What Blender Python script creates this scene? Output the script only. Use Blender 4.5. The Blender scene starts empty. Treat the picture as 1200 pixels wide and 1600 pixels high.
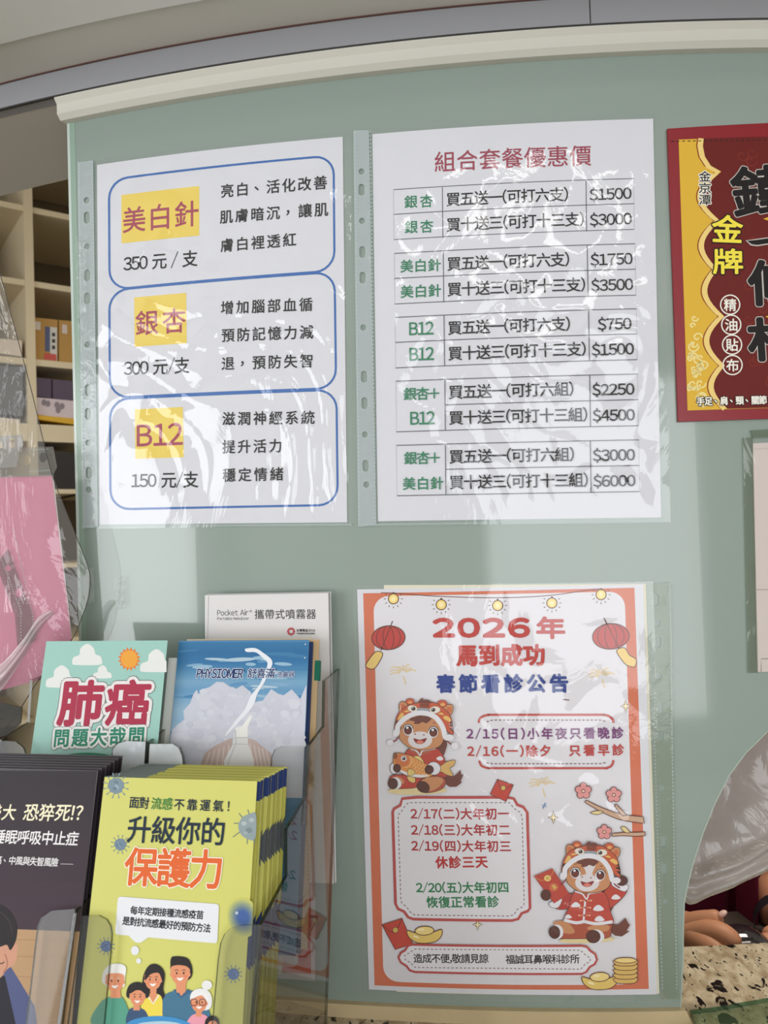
import bpy, bmesh, math, random
from mathutils import Vector, Matrix
from mathutils.geometry import tessellate_polygon
random.seed(7)
S = bpy.context.scene
C = S.collection

# ------------------------------------------------------------------ camera, world, lights, exposure
F, PIT, ROL = 1200.0, .0241, -.0328          # focal length in pixels of the 1200x1600 frame, pitch, roll
EYE = Vector((0, 0, 1.45))
def ray(px, py):
    x = (px-600)/F; z = -(py-800)/F
    c, s = math.cos(ROL), math.sin(ROL); x, z = c*x-s*z, s*x+c*z
    c, s = math.cos(PIT), math.sin(PIT)
    return Vector((x, c-s*z, s+c*z))
cam = bpy.data.objects.new('camera', bpy.data.cameras.new('camera')); C.objects.link(cam); S.camera = cam
_f = ray(600, 800).normalized(); _r = (ray(601, 800)-ray(600, 800)).normalized(); _u = _r.cross(_f)
cam.matrix_world = Matrix.Translation(EYE) @ Matrix((_r, _u, -_f)).transposed().to_4x4()
cam.data.sensor_fit = 'VERTICAL'; cam.data.sensor_height = 36; cam.data.lens = 27
cam.data.clip_start = .01
cam.data.dof.use_dof = True; cam.data.dof.focus_distance = .58; cam.data.dof.aperture_fstop = 14
S.view_settings.view_transform = 'Standard'; S.view_settings.look = 'None'
S.view_settings.gamma = 1; S.view_settings.use_curve_mapping = False
S.view_settings.exposure = 0.08
S.cycles.transparent_max_bounces = 40
S.cycles.max_bounces = 8
w = bpy.data.worlds.new('world'); S.world = w; w.use_nodes = True
w.node_tree.nodes['Background'].inputs[0].default_value = (.75, .85, 1, 1)
w.node_tree.nodes['Background'].inputs[1].default_value = .6
def area(name, loc, look, sx, sy, power, col):
    l = bpy.data.lights.new(name, 'AREA'); l.shape = 'RECTANGLE'; l.size = sx; l.size_y = sy
    l.energy = power; l.color = col
    o = bpy.data.objects.new(name, l); C.objects.link(o); o.location = loc
    o.rotation_euler = (Vector(look)-Vector(loc)).to_track_quat('-Z', 'Y').to_euler()
    return o
area('daylight_left_window', (-2.93, -1.7, 1.45), (0, -1.7, 1.45), 2.2, 1.6, 62, (.97, .985, 1))
area('daylight_back_window', (.9, -3.43, 1.3), (.9, 0, 1.3), 2.0, 2.0, 46, (.98, .99, 1))
area('ceiling_lamp', (.3, -1.6, 2.52), (.3, -1.6, 0), 1.2, .3, 8, (1, .98, .95))
area('inner_ceiling_lamp', (.5, .95, 2.45), (.5, .9, 0), .8, .3, 12, (1, .90, .76))

# ------------------------------------------------------------------ materials
def lin(c):
    c /= 255.0
    return c/12.92 if c <= .04045 else ((c+.055)/1.055)**2.4
def rgb(c): return (lin(c[0]), lin(c[1]), lin(c[2]), 1)
MATS = {}
def mat(name, col, rough=.6, spec=.4, metal=0, coat=0, noise=None, bump=None, emit=None, sss=None):
    """noise=(scale, colour2, sharpness)  bump=(scale, strength, distance)"""
    if name in MATS: return MATS[name]
    m = bpy.data.materials.new(name); m.use_nodes = True; nt = m.node_tree
    b = nt.nodes['Principled BSDF']
    b.inputs['Base Color'].default_value = rgb(col); b.inputs['Roughness'].default_value = rough
    b.inputs['Specular IOR Level'].default_value = spec; b.inputs['Metallic'].default_value = metal
    b.inputs['Coat Weight'].default_value = coat; b.inputs['Coat Roughness'].default_value = .08
    if sss:
        b.inputs['Subsurface Weight'].default_value = sss; b.inputs['Subsurface Radius'].default_value = (.01, .004, .002)
        b.inputs['Subsurface Scale'].default_value = 1
    tc = nt.nodes.new('ShaderNodeTexCoord')
    if noise:
        n = nt.nodes.new('ShaderNodeTexNoise'); n.inputs['Scale'].default_value = noise[0]; n.inputs['Detail'].default_value = 6
        r = nt.nodes.new('ShaderNodeValToRGB'); k = noise[2]
        r.color_ramp.elements[0].position = .5-k; r.color_ramp.elements[1].position = .5+k
        r.color_ramp.elements[0].color = rgb(col); r.color_ramp.elements[1].color = rgb(noise[1])
        nt.links.new(tc.outputs['Object'], n.inputs['Vector']); nt.links.new(n.outputs['Fac'], r.inputs[0])
        nt.links.new(r.outputs[0], b.inputs['Base Color'])
    if bump:
        n = nt.nodes.new('ShaderNodeTexNoise'); n.inputs['Scale'].default_value = bump[0]; n.inputs['Detail'].default_value = 4
        bp = nt.nodes.new('ShaderNodeBump'); bp.inputs['Strength'].default_value = bump[1]; bp.inputs['Distance'].default_value = bump[2]
        nt.links.new(tc.outputs['Object'], n.inputs['Vector']); nt.links.new(n.outputs['Fac'], bp.inputs['Height'])
        nt.links.new(bp.outputs[0], b.inputs['Normal'])
    MATS[name] = m; return m
def ink(col): return mat('ink_%02x%02x%02x' % col, col, .55, .3)
def film(name, tint=(1, 1, 1), gloss=1.0, rough=.08, milk=0, milkcol=(210, 215, 220), bump=None):
    """clear plastic: transparent + fresnel gloss, optionally a little milky"""
    if name in MATS: return MATS[name]
    m = bpy.data.materials.new(name); m.use_nodes = True; nt = m.node_tree; N = nt.nodes; L = nt.links
    N.remove(N['Principled BSDF']); out = N['Material Output']
    t = N.new('ShaderNodeBsdfTransparent'); t.inputs[0].default_value = (*tint, 1)
    d = N.new('ShaderNodeBsdfDiffuse'); d.inputs[0].default_value = rgb(milkcol)
    mx = N.new('ShaderNodeMixShader'); mx.inputs[0].default_value = milk
    L.new(t.outputs[0], mx.inputs[1]); L.new(d.outputs[0], mx.inputs[2])
    g = N.new('ShaderNodeBsdfGlossy'); g.inputs['Roughness'].default_value = rough; g.inputs[0].default_value = (gloss, gloss, gloss, 1)
    fr = N.new('ShaderNodeFresnel'); fr.inputs[0].default_value = 1.5
    m2 = N.new('ShaderNodeMixShader'); ge = N.new('ShaderNodeNewGeometry'); mm = N.new('ShaderNodeMath'); mm.operation = 'SUBTRACT'; mm.inputs[0].default_value = 1
    L.new(ge.outputs['Backfacing'], mm.inputs[1]); mu = N.new('ShaderNodeMath'); mu.operation = 'MULTIPLY'; L.new(fr.outputs[0], mu.inputs[0]); L.new(mm.outputs[0], mu.inputs[1]); L.new(mu.outputs[0], m2.inputs[0]); L.new(mx.outputs[0], m2.inputs[1]); L.new(g.outputs[0], m2.inputs[2])
    L.new(m2.outputs[0], out.inputs[0])
    if bump:
        tc = N.new('ShaderNodeTexCoord'); mp = N.new('ShaderNodeMapping'); mp.inputs['Scale'].default_value = (1, 1, bump[3] if len(bump) > 3 else 1)
        n = N.new('ShaderNodeTexNoise'); n.inputs['Scale'].default_value = bump[0]; n.inputs['Detail'].default_value = 5
        n.inputs['Distortion'].default_value = 1.2
        bp = N.new('ShaderNodeBump'); bp.inputs['Strength'].default_value = bump[1]; bp.inputs['Distance'].default_value = bump[2]
        L.new(tc.outputs['Object'], mp.inputs[0]); L.new(mp.outputs[0], n.inputs['Vector']); L.new(n.outputs['Fac'], bp.inputs['Height'])
        L.new(bp.outputs[0], g.inputs['Normal']); L.new(bp.outputs[0], fr.inputs['Normal'])
    MATS[name] = m; return m

# ------------------------------------------------------------------ scene-graph helpers
def tag(o, label=None, cat=None, group=None, kind=None):
    if label: o['label'] = label
    if cat: o['category'] = cat
    if group: o['group'] = group
    if kind: o['kind'] = kind
    return o
def link(name, me, parent=None):
    o = bpy.data.objects.new(name, me); C.objects.link(o)
    if parent:
        o.parent = parent; o.matrix_parent_inverse = parent_world(parent).inverted()
    return o
def parent_world(p):
    m = p.matrix_basis.copy()
    if p.parent: m = parent_world(p.parent) @ p.matrix_parent_inverse @ m
    return m
def empty(name, loc, label, cat, group=None):
    o = bpy.data.objects.new(name, None); C.objects.link(o); o.location = Vector(loc)
    o.empty_display_size = .05
    return tag(o, label, cat, group)
def mesh_obj(name, verts, faces, mats, parent=None, fm=None, smooth=False):
    me = bpy.data.meshes.new(name); me.from_pydata([tuple(v) for v in verts], [], faces)
    for m in (mats if isinstance(mats, (list, tuple)) else [mats]): me.materials.append(m)
    if fm: me.polygons.foreach_set('material_index', fm)
    if smooth: me.polygons.foreach_set('use_smooth', [True]*len(me.polygons))
    me.validate(); me.update()
    return link(name, me, parent)
def bm_obj(name, bm, m, parent=None, smooth=False):
    me = bpy.data.meshes.new(name); bm.to_mesh(me); bm.free()
    for x in (m if isinstance(m, (list, tuple)) else [m]): me.materials.append(x)
    if smooth: me.polygons.foreach_set('use_smooth', [True]*len(me.polygons))
    return link(name, me, parent)
def struct(o): o['kind'] = 'structure'; return o

# ------------------------------------------------------------------ surfaces (the bowed counter glass, and flat planes)
PHI, K, D0 = -.1323, .5781, .5808
R0 = 1/K; CX = -math.sin(PHI)/K; CY = D0+math.cos(PHI)/K
class Bow:
    """vertical cylinder concentric with the glass screen; u = arc length on the glass, v = height above the eye"""
    curved = True
    def __init__(s, off=0): s.off = off
    def uv(s, px, py):
        d = ray(px, py); R = R0+s.off
        a = d.x*d.x+d.y*d.y; b = -2*(d.x*CX+d.y*CY); c = CX*CX+CY*CY-R*R
        t = (-b-math.sqrt(max(b*b-4*a*c, 0)))/(2*a)
        return ((math.atan2(d.x*t-CX, -(d.y*t-CY))-PHI)/K, d.z*t)
    def P(s, u, v, w=0):
        a = PHI+K*u; R = R0+s.off+w
        return Vector((CX+math.sin(a)*R, CY-math.cos(a)*R, v))+EYE
class Flat:
    curved = False
    def __init__(s, O, U, V): s.O = Vector(O); s.U = Vector(U).normalized(); s.V = Vector(V).normalized(); s.N = s.U.cross(s.V)
    def uv(s, px, py):
        d = ray(px, py); t = s.O.dot(s.N)/d.dot(s.N); p = d*t-s.O
        return (p.dot(s.U), p.dot(s.V))
    def P(s, u, v, w=0): return s.O+s.U*u+s.V*v+s.N*w+EYE
STEP = .008
def bisect(bm):
    if not bm.verts: return
    x0 = min(v.co.x for v in bm.verts); x1 = max(v.co.x for v in bm.verts)
    i = math.ceil(x0/STEP+1e-6)
    while i*STEP < x1-1e-7:
        bmesh.ops.bisect_plane(bm, geom=bm.verts[:]+bm.edges[:]+bm.faces[:], dist=1e-8, plane_co=(i*STEP, 0, 0), plane_no=(1, 0, 0))
        i += 1
def sarea(L): return sum(L[i][0]*L[(i+1) % len(L)][1]-L[(i+1) % len(L)][0]*L[i][1] for i in range(len(L)))
def tess(loops):
    tr = tessellate_polygon([[Vector((x, y, 0)) for x, y in L] for L in loops])
    pts = [p for L in loops for p in L]; out = []
    for a, b, c in tr:
        A = (pts[b][0]-pts[a][0])*(pts[c][1]-pts[a][1])-(pts[c][0]-pts[a][0])*(pts[b][1]-pts[a][1])
        if abs(A) < 1e-13: continue
        out.append((a, b, c) if A > 0 else (a, c, b))
    return pts, out
def prism(name, surf, loops, w0, w1, m, parent=None, edge=None):
    """solid between depths w0 (back) and w1 (front) over polygons given in surface (u, v); loops[0] outer, the rest holes"""
    bm = bmesh.new(); pts, tr = tess(loops)
    f = [bm.verts.new((x, y, w1)) for x, y in pts]; b = [bm.verts.new((x, y, w0)) for x, y in pts]
    for t in tr:
        bm.faces.new([f[i] for i in t]); bm.faces.new([b[i] for i in reversed(t)])
    k = 0
    for j, L in enumerate(loops):
        n = len(L); ccw = (sarea(L) > 0) == (j == 0)
        for i in range(n):
            a, c = k+i, k+(i+1) % n
            q = [b[a], b[c], f[c], f[a]] if ccw else [b[c], b[a], f[a], f[c]]
            fc = bm.faces.new(q)
            if edge: fc.material_index = 1
        k += n
    if surf.curved: bisect(bm)
    for v in bm.verts: v.co = surf.P(*v.co)
    return bm_obj(name, bm, [m, edge] if edge else m, parent)
def PX(surf, pts): return [surf.uv(*p) for p in pts]
def box(name, c, s, m, parent=None, rz=0, bev=0):
    bm = bmesh.new(); bmesh.ops.create_cube(bm, size=1)
    M = Matrix.Translation(Vector(c)) @ Matrix.Rotation(rz, 4, 'Z') @ Matrix.Diagonal((*s, 1))
    bmesh.ops.transform(bm, matrix=M, verts=bm.verts)
    if bev: bmesh.ops.bevel(bm, geom=bm.edges[:], offset=bev, segments=2, affect='EDGES')
    return bm_obj(name, bm, m, parent)
def smooth_line(pts, closed=False, n=6):
    out = []; m = len(pts); R = range(m if closed else m-1)
    for i in R:
        p = [pts[(i+j) % m] if closed else pts[min(max(i+j, 0), m-1)] for j in (-1, 0, 1, 2)]
        for k in range(n):
            t = k/n
            out.append(tuple(.5*((2*p[1][a])+(-p[0][a]+p[2][a])*t+(2*p[0][a]-5*p[1][a]+4*p[2][a]-p[3][a])*t*t+(-p[0][a]+3*p[1][a]-3*p[2][a]+p[3][a])*t**3) for a in (0, 1)))
    if not closed: out.append(pts[-1])
    return out
def ell(cx, cy, rx, ry, rot=0, n=28, a0=0, a1=360):
    out = []; r = math.radians(rot); full = (a1-a0) >= 360
    for i in range(n if full else n+1):
        a = math.radians(a0+(a1-a0)*i/n); x, y = rx*math.cos(a), ry*math.sin(a)
        out.append((cx+x*math.cos(r)-y*math.sin(r), cy+x*math.sin(r)+y*math.cos(r)))
    return out

# ------------------------------------------------------------------ flat print on a sheet
FONT = {}
def glyph(ch):
    if ch in FONT: return FONT[ch]
    cu = bpy.data.curves.new('t', 'FONT'); cu.body = chr(ord(ch)+0xfee0) if 0x21 <= ord(ch) <= 0x7e else ch
    cu.resolution_u = 3
    o = bpy.data.objects.new('t', cu); C.objects.link(o); bpy.context.view_layer.update()
    ev = o.evaluated_get(bpy.context.evaluated_depsgraph_get()); me = ev.to_mesh()
    V = [(v.co.x, v.co.y) for v in me.vertices]; P = [tuple(p.vertices) for p in me.polygons]
    ev.to_mesh_clear(); bpy.data.objects.remove(o); bpy.data.curves.remove(cu)
    if V and ord(ch) < 0x2e80:          # proportional Latin: trim the side bearings
        x0 = min(v[0] for v in V); x1 = max(v[0] for v in V); V = [(x-x0+.055, y) for x, y in V]; adv = x1-x0+.11
        if ch in '0123456789$': d = (.58-adv)/2; V = [(x+d, y) for x, y in V]; adv = .58
        if ch == '/': V = [(x*.45, y) for x, y in V]; adv *= .45
    elif V:
        adv = 1.0
        if ch in '，、':
            cx = (min(v[0] for v in V)+max(v[0] for v in V))/2; V = [(x-cx+.42, y+.26) for x, y in V]
    else: adv = .36 if ch == ' ' else 1.0
    FONT[ch] = (V, P, adv); return FONT[ch]
def layout(t, track=0):
    V, P, x = [], [], 0
    for ch in t:
        v, p, adv = glyph(ch); k = len(V)
        V += [(a+x, b) for a, b in v]; P += [tuple(i+k for i in f) for f in p]; x += adv+track
    return V, P
class Ink:
    def __init__(s, surf, w=.0002, dw=8e-6):
        s.f = surf; s.w = w; s.dw = dw; s.V = []; s.Fc = []; s.M = []; s.mats = []; s.o = (0, 0, 1)
    def T(s, ox, oy, sc): s.o = (ox, oy, sc); return s
    def g(s, p): return s.f.uv(s.o[0]+p[0]/s.o[2], s.o[1]+p[1]/s.o[2])
    def mi(s, m):
        if isinstance(m, tuple): m = ink(m)
        if m not in s.mats: s.mats.append(m)
        return s.mats.index(m)
    def put(s, verts, faces, m):
        s.w += s.dw; mi = s.mi(m)
        if s.f.curved:
            bm = bmesh.new(); vs = [bm.verts.new((x, y, 0)) for x, y in verts]
            for f in faces:
                try: bm.faces.new([vs[i] for i in f])
                except ValueError: pass
            bisect(bm); bm.verts.index_update()
            verts = [(v.co.x, v.co.y) for v in bm.verts]; faces = [tuple(v.index for v in f.verts) for f in bm.faces]; bm.free()
        k = len(s.V)
        s.V += [s.f.P(x, y, s.w) for x, y in verts]; s.Fc += [tuple(i+k for i in f) for f in faces]; s.M += [mi]*len(faces)
    def poly(s, pts, m, holes=(), sm=False, line=None, lw=0):
        if sm: pts = smooth_line(pts, True)
        p, t = tess([[s.g(q) for q in pts]]+[[s.g(q) for q in h] for h in holes])
        s.put(p, t, m)
        if line: s.stroke(pts, lw, line, True)
    def stroke(s, pts, lw, m, closed=False, sm=False):
        if sm: pts = smooth_line(pts, closed)
        P = [pts[0]]
        for q in pts[1:]:
            if math.hypot(q[0]-P[-1][0], q[1]-P[-1][1]) > 1e-3: P.append(q)
        if closed and math.hypot(P[0][0]-P[-1][0], P[0][1]-P[-1][1]) < 1e-3: P.pop()
        n = len(P)
        if n < 2: return
        A, B = [], []
        for i in range(n):
            a = P[(i-1) % n] if closed or i else P[i]; b = P[(i+1) % n] if closed or i < n-1 else P[i]
            dx, dy = b[0]-a[0], b[1]-a[1]; l = math.hypot(dx, dy) or 1
            nx, ny = -dy/l*lw/2, dx/l*lw/2
            A.append(s.g((P[i][0]+nx, P[i][1]+ny))); B.append(s.g((P[i][0]-nx, P[i][1]-ny)))
        fs = []
        for i in range(n if closed else n-1):
            j = (i+1) % n; q = (i, j, n+j, n+i)
            W = A+B
            if sarea([W[z] for z in q]) < 0: q = q[::-1]
            fs.append(q)
        s.put(A+B, fs, m)
    def dash(s, pts, lw, on, off, m, closed=False):
        P = pts+[pts[0]] if closed else pts; d = 0; cur = [P[0]]; draw = True; lim = on; segs = []
        for a, b in zip(P, P[1:]):
            L = math.hypot(b[0]-a[0], b[1]-a[1]); t = 0
            while d+(L-t) >= lim:
                t += lim-d; q = (a[0]+(b[0]-a[0])*t/L, a[1]+(b[1]-a[1])*t/L)
                if draw: segs.append(cur+[q])
                cur = [q]; draw = not draw; lim = on if draw else off; d = 0
            d += L-t
            if draw: cur.append(b)
        w = s.w
        for g in segs: s.w = w; s.stroke(g, lw, m)
    def text(s, t, x0, y0, x1, y1, m, h=None, bold=0, halo=None, hs=1, shear=0, up=None):
        """baseline from (x0,y0) to (x1,y1) in current units; h = glyph height; halo = (width, colour)[, ...]"""
        A = Vector(s.g((x0, y0))); B = Vector(s.g((x1, y1))); L = (B-A).length; e = (B-A)/L; nrm = Vector((-e[1], e[0]))
        unit = (Vector(s.g((x0+1, y0)))-A).length
        uh = (Vector(s.g((x0, y0-1)))-A).length
        V, P = layout(t); xa = min(v[0] for v in V); xb = max(v[0] for v in V); sx = sy = L/(xb-xa)
        if h:
            sy = h*uh/(.88 if any(ord(c) > 0x2e80 for c in t) else .735); sx = sy*hs
            if len(t) > 1:   # widen the letter spacing rather than the letters
                tr = (L/sx-(xb-xa))/(len(t)-1); tr = max(-.06, tr)
                V, P = layout(t, tr); xa = min(v[0] for v in V); xb = max(v[0] for v in V)
            sx = L/(xb-xa)
        yb = 0
        def run(dx, dy, mm, keep):
            vs = []
            for x, y in V:
                X = (x-xa)*sx+y*sy*shear+dx; Y = (y-yb)*sy+dy; q = A+e*X+nrm*Y; vs.append((q[0], q[1]))
            s.put(vs, P, mm)
        for hw, hc in (halo or ()):
            for i in range(12):
                a = i*math.pi/6; s.w += 2e-6-s.dw; run(hw*unit*math.cos(a), hw*unit*math.sin(a), hc, True)
        if bold:
            for i in range(8):
                a = i*math.pi/4; s.w += 2e-6-s.dw; run(bold*unit*math.cos(a), bold*unit*math.sin(a), m, True)
        run(0, 0, m, True)
    def done(s, parent, name='print'):
        return mesh_obj(name, s.V, s.Fc, s.mats, parent, s.M)
def quad_rr(q, r, n=6):
    """rounded rectangle from 4 corner points (TL TR BR BL) in the current units"""
    out = []
    for i in range(4):
        p = Vector(q[i]); a = Vector(q[i-1]); b = Vector(q[(i+1) % 4])
        da = (a-p).normalized()*r; db = (b-p).normalized()*r
        for k in range(n+1):
            t = k/n*math.pi/2; out.append(tuple(p+da*(1-math.sin(t))+db*(1-math.cos(t))))
    return out
def bil(q, u, v):
    return tuple((q[0][i]*(1-u)+q[1][i]*u)*(1-v)+(q[3][i]*(1-u)+q[2][i]*u)*v for i in (0, 1))
# ------------------------------------------------------------------ the setting
from mathutils import noise as nz
Zw = 1.45
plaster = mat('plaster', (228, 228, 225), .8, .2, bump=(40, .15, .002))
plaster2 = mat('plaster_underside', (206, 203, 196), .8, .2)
alu = mat('painted_track', (152, 153, 158), .5, .4)
white_trim = mat('white_trim_paint', (212, 210, 200), .6, .3, bump=(60, .2, .001))
wallm = mat('room_wall', (215, 212, 205), .8, .2)
struct(box('floor', (0, -.5, -.05), (6.2, 6.4, .1), mat('floor_tile', (170, 165, 155), .35, .4)))
struct(box('ceiling', (0, -.5, 2.65), (6.2, 6.4, .1), wallm))
# wall with the side window behind the photographer: built as four pieces round the opening
def wall_with_hole(name, axis, pos, a0, a1, h0, h1, lo, hi, z0=0, z1=2.6):
    bm = bmesh.new()
    for (p, q, r, t) in ((lo, a0, z0, z1), (a1, hi, z0, z1), (a0, a1, z0, h0), (a0, a1, h1, z1)):
        r_ = bmesh.ops.create_cube(bm, size=1)['verts']
        c = [pos, (p+q)/2, (r+t)/2]; s = [.12, q-p, t-r]
        if axis == 'y': c = [c[1], c[0], c[2]]; s = [s[1], s[0], s[2]]
        bmesh.ops.transform(bm, matrix=Matrix.Translation(c) @ Matrix.Diagonal((*s, 1)), verts=r_)
    return struct(bm_obj(name, bm, wallm))
wall_with_hole('wall_left', 'x', -3.06, -2.8, -.6, .65, 2.25, -3.7, 2.7)
struct(box('wall_right', (3.06, -.5, 1.3), (.12, 6.4, 2.6), wallm))
struct(box('wall_back', (0, 2.7, 1.3), (6.2, .12, 2.6), mat('inner_wall', (150, 140, 125), .8, .2)))
wall_with_hole('wall_front', 'y', -3.56, -.1, 1.9, .3, 2.3, -3, 3)
frame_m = mat('window_frame_paint', (225, 225, 222), .4, .5)
def window(name, axis, pos, a0, a1, h0, h1):
    bm = bmesh.new()
    L = [(a0, a1, h0, h0+.05), (a0, a1, h1-.05, h1), (a0, a0+.05, h0, h1), (a1-.05, a1, h0, h1), ((a0+a1)/2-.025, (a0+a1)/2+.025, h0, h1)]
    for p, q, r, t in L:
        v = bmesh.ops.create_cube(bm, size=1)['verts']; c = [pos, (p+q)/2, (r+t)/2]; s = [.06, q-p, t-r]
        if axis == 'y': c = [c[1], c[0], c[2]]; s = [s[1], s[0], s[2]]
        bmesh.ops.transform(bm, matrix=Matrix.Translation(c) @ Matrix.Diagonal((*s, 1)), verts=v)
    return struct(bm_obj(name, bm, frame_m))
window('window_1', 'x', -3.02, -2.8, -.6, .65, 2.25)
window('window_2', 'y', -3.52, -.1, 1.9, .3, 2.3)

def ring(name, prof, m, u0, u1, parent=None, n=90, closed=True):
    """profile of (off, v) swept along the bow of the screen"""
    vs, fs = [], []; k = len(prof)
    for i in range(n+1):
        u = u0+(u1-u0)*i/n; s = Bow(0)
        vs += [s.P(u, v, o) for o, v in prof]
    for i in range(n):
        for j in range(k if closed else k-1):
            a = i*k+j; b = i*k+(j+1) % k; fs.append((a, b, b+k, a+k))
    if closed: fs += [tuple(range(k))[::-1], tuple(n*k+j for j in range(k))]
    me_o = mesh_obj(name, vs, fs, m, parent)
    bm = bmesh.new(); bm.from_mesh(me_o.data); bmesh.ops.recalc_face_normals(bm, faces=bm.faces); bm.to_mesh(me_o.data); bm.free()
    return me_o
struct(ring('trim_1', [(-.014, .360), (-.014, .366), (.013, .366), (.013, .3635), (.010, .3600), (.010, .352), (.006, .3485), (-.003, .3485), (-.003, .360)], white_trim, -.262, 1.0))
tr = struct(ring('trim_2', [(.002, .3655), (.002, .45), (.014, .45), (.014, .3655)], alu, -.75, 1.0))
# joints of the painted track (thin dark gaps)
jn = Bow(0)
for px in (922,):
    u, v = Bow(.014).uv(px, 22)
    prism('joint', jn, [[(u-.0004, .3656), (u+.0004, .3656), (u+.0004, .386), (u-.0004, .386)]], .0135, .0142, mat('joint_dark', (60, 58, 56), .8), tr)
prism('joint', jn, [[(-.75, .3645), (1, .3645), (1, .3656), (-.75, .3656)]], .0115, .0135, mat('joint_dark', (60, 58, 56), .8), tr)
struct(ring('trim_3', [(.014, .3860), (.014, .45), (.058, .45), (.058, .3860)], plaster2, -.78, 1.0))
prism('joint', jn, [[(-.75, .3850), (1, .3850), (1, .3862), (-.75, .3862)]], .0130, .0150, mat('joint_red_brown', (96, 66, 60), .8), tr)
struct(ring('wall_fascia', [(.058, .3860-.002), (.058, 1.16), (.16, 1.16), (.16, .3860-.002)], plaster, -.80, 1.05))
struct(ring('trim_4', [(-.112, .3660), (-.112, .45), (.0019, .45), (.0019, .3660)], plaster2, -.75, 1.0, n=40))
# chips in the plaster
chip = mat('chip', (96, 90, 78), .9)
# granite counter under the screen
def granite_mat(name, base, fleck, dark):
    m = bpy.data.materials.new(name); m.use_nodes = True; nt = m.node_tree; N = nt.nodes; L = nt.links; b = N['Principled BSDF']
    tc = N.new('ShaderNodeTexCoord')
    mp = N.new('ShaderNodeMapping'); mp.inputs['Rotation'].default_value = (0, 0, .5); mp.inputs['Scale'].default_value = (1, .55, 1)
    L.new(tc.outputs['Object'], mp.inputs[0])
    def nse(sc, det, dist=0):
        n = N.new('ShaderNodeTexNoise'); n.inputs['Scale'].default_value = sc; n.inputs['Detail'].default_value = det; n.inputs['Distortion'].default_value = dist
        L.new(mp.outputs[0], n.inputs['Vector']); return n
    def ramp(n, a, b_, c0, c1):
        r = N.new('ShaderNodeValToRGB'); r.color_ramp.elements[0].position = a; r.color_ramp.elements[1].position = b_
        r.color_ramp.elements[0].color = c0; r.color_ramp.elements[1].color = c1; L.new(n.outputs['Fac'], r.inputs[0]); return r
    a = ramp(nse(130, 8, .5), .35, .65, rgb(base), rgb(fleck))
    k = ramp(nse(120, 6, .6), .36, .40, (1, 1, 1, 1), (0, 0, 0, 1))
    k2 = ramp(nse(260, 3), .33, .37, (1, 1, 1, 1), (0, 0, 0, 1))
    m1 = N.new('ShaderNodeMix'); m1.data_type = 'RGBA'; m1.inputs[7].default_value = rgb(dark)
    L.new(k.outputs[0], m1.inputs[0]); L.new(a.outputs[0], m1.inputs[6])
    m2 = N.new('ShaderNodeMix'); m2.data_type = 'RGBA'; m2.inputs[7].default_value = rgb(dark)
    L.new(k2.outputs[0], m2.inputs[0]); L.new(m1.outputs[2], m2.inputs[6]); L.new(m2.outputs[2], b.inputs['Base Color'])
    b.inputs['Roughness'].default_value = .25; return m
gran = granite_mat('granite', (210, 199, 174), (164, 146, 118), (26, 26, 24))
CT = -.3625
counter = ring('granite_counter', [(-.100, CT-.03), (-.100, CT-.003), (-.097, CT), (.37, CT), (.373, CT-.003), (.373, CT-.03)], gran, -.9, 1.0)
tag(counter, 'beige granite counter top with black flecks under the glass screen', 'counter')
base = ring('counter_base', [(-.06, CT-.031), (-.06, -1.45), (.20, -1.45), (.20, CT-.031)], mat('laminate', (190, 180, 160), .5), -.85, .95, n=40)
tag(base, 'cream laminate base carrying the granite counter top', 'counter base')
desk = ring('inner_desk', [(-.265, -.445), (-.265, -.422), (-.103, -.422), (-.103, -1.45), (-.12, -1.45), (-.12, -.445)], mat('desk_top', (70, 60, 55), .5), -.30, .95, n=50); tag(desk, 'dark work desk behind the granite ledge', 'desk')
cream = mat('cream_strip', (206, 188, 150), .6, .3, noise=(30, (192, 172, 134), .3), bump=(150, .2, .001))
sl = Bow(0)
u1 = .2045
strip = prism('sill_strip', sl, [[(-.262, -.3525), (-.262, CT), (u1+.006, CT), (u1+.002, -.3525)]], -.012, .0045, cream)
tag(strip, 'narrow cream wooden strip along the foot of the green glass', 'strip')

# ------------------------------------------------------------------ the green glass screen
glass_face = bpy.data.materials.new('frosted_green_glass'); glass_face.use_nodes = True
b_ = glass_face.node_tree.nodes['Principled BSDF']
b_.inputs['Base Color'].default_value = rgb((142, 157, 149)); b_.inputs['Roughness'].default_value = .45
b_.inputs['Specular IOR Level'].default_value = .3; b_.inputs['Coat Weight'].default_value = 1.0; b_.inputs['Coat Roughness'].default_value = .07; b_.inputs['Coat IOR'].default_value = 1.5
glass_edge = mat('glass_edge', (84, 104, 94), .2, .6)
arch_px = [(1200, 1143), (1165, 1178), (1140, 1212), (1118, 1255), (1100, 1300), (1085, 1345), (1075, 1385), (1070, 1410), (1068.5, 1450), (1068, 1500), (1067.5, 1575)]
arch = [sl.uv(*p) for p in arch_px]
au = arch[0][0]; top_v = -.118; cu = .385
arch_l = [(u1, -.3530)]+arch[::-1][1:]
arch_l = [(x, y) for x, y in arch_l]
# carry the arch over its crown and down the far side, outside the frame
last = arch_l[-1]
arch_l += [(last[0]+(cu-last[0])*t, last[1]+(top_v-last[1])*math.sin(t*math.pi/2)) for t in (.2, .4, .6, .8, 1)]
arch_r = [(2*cu-x, y) for x, y in arch_l[:-1]][::-1]
outer = [(-.2600, -.3530)]+arch_l+arch_r+[(.95, -.3530), (.95, .361), (-.2600, .361)]
scr = prism('glass_screen', sl, [outer], -.010, 0, glass_face, None, glass_edge)
tag(scr, 'bowed sage green frosted glass screen with an arched pass-through opening', 'screen')
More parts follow.
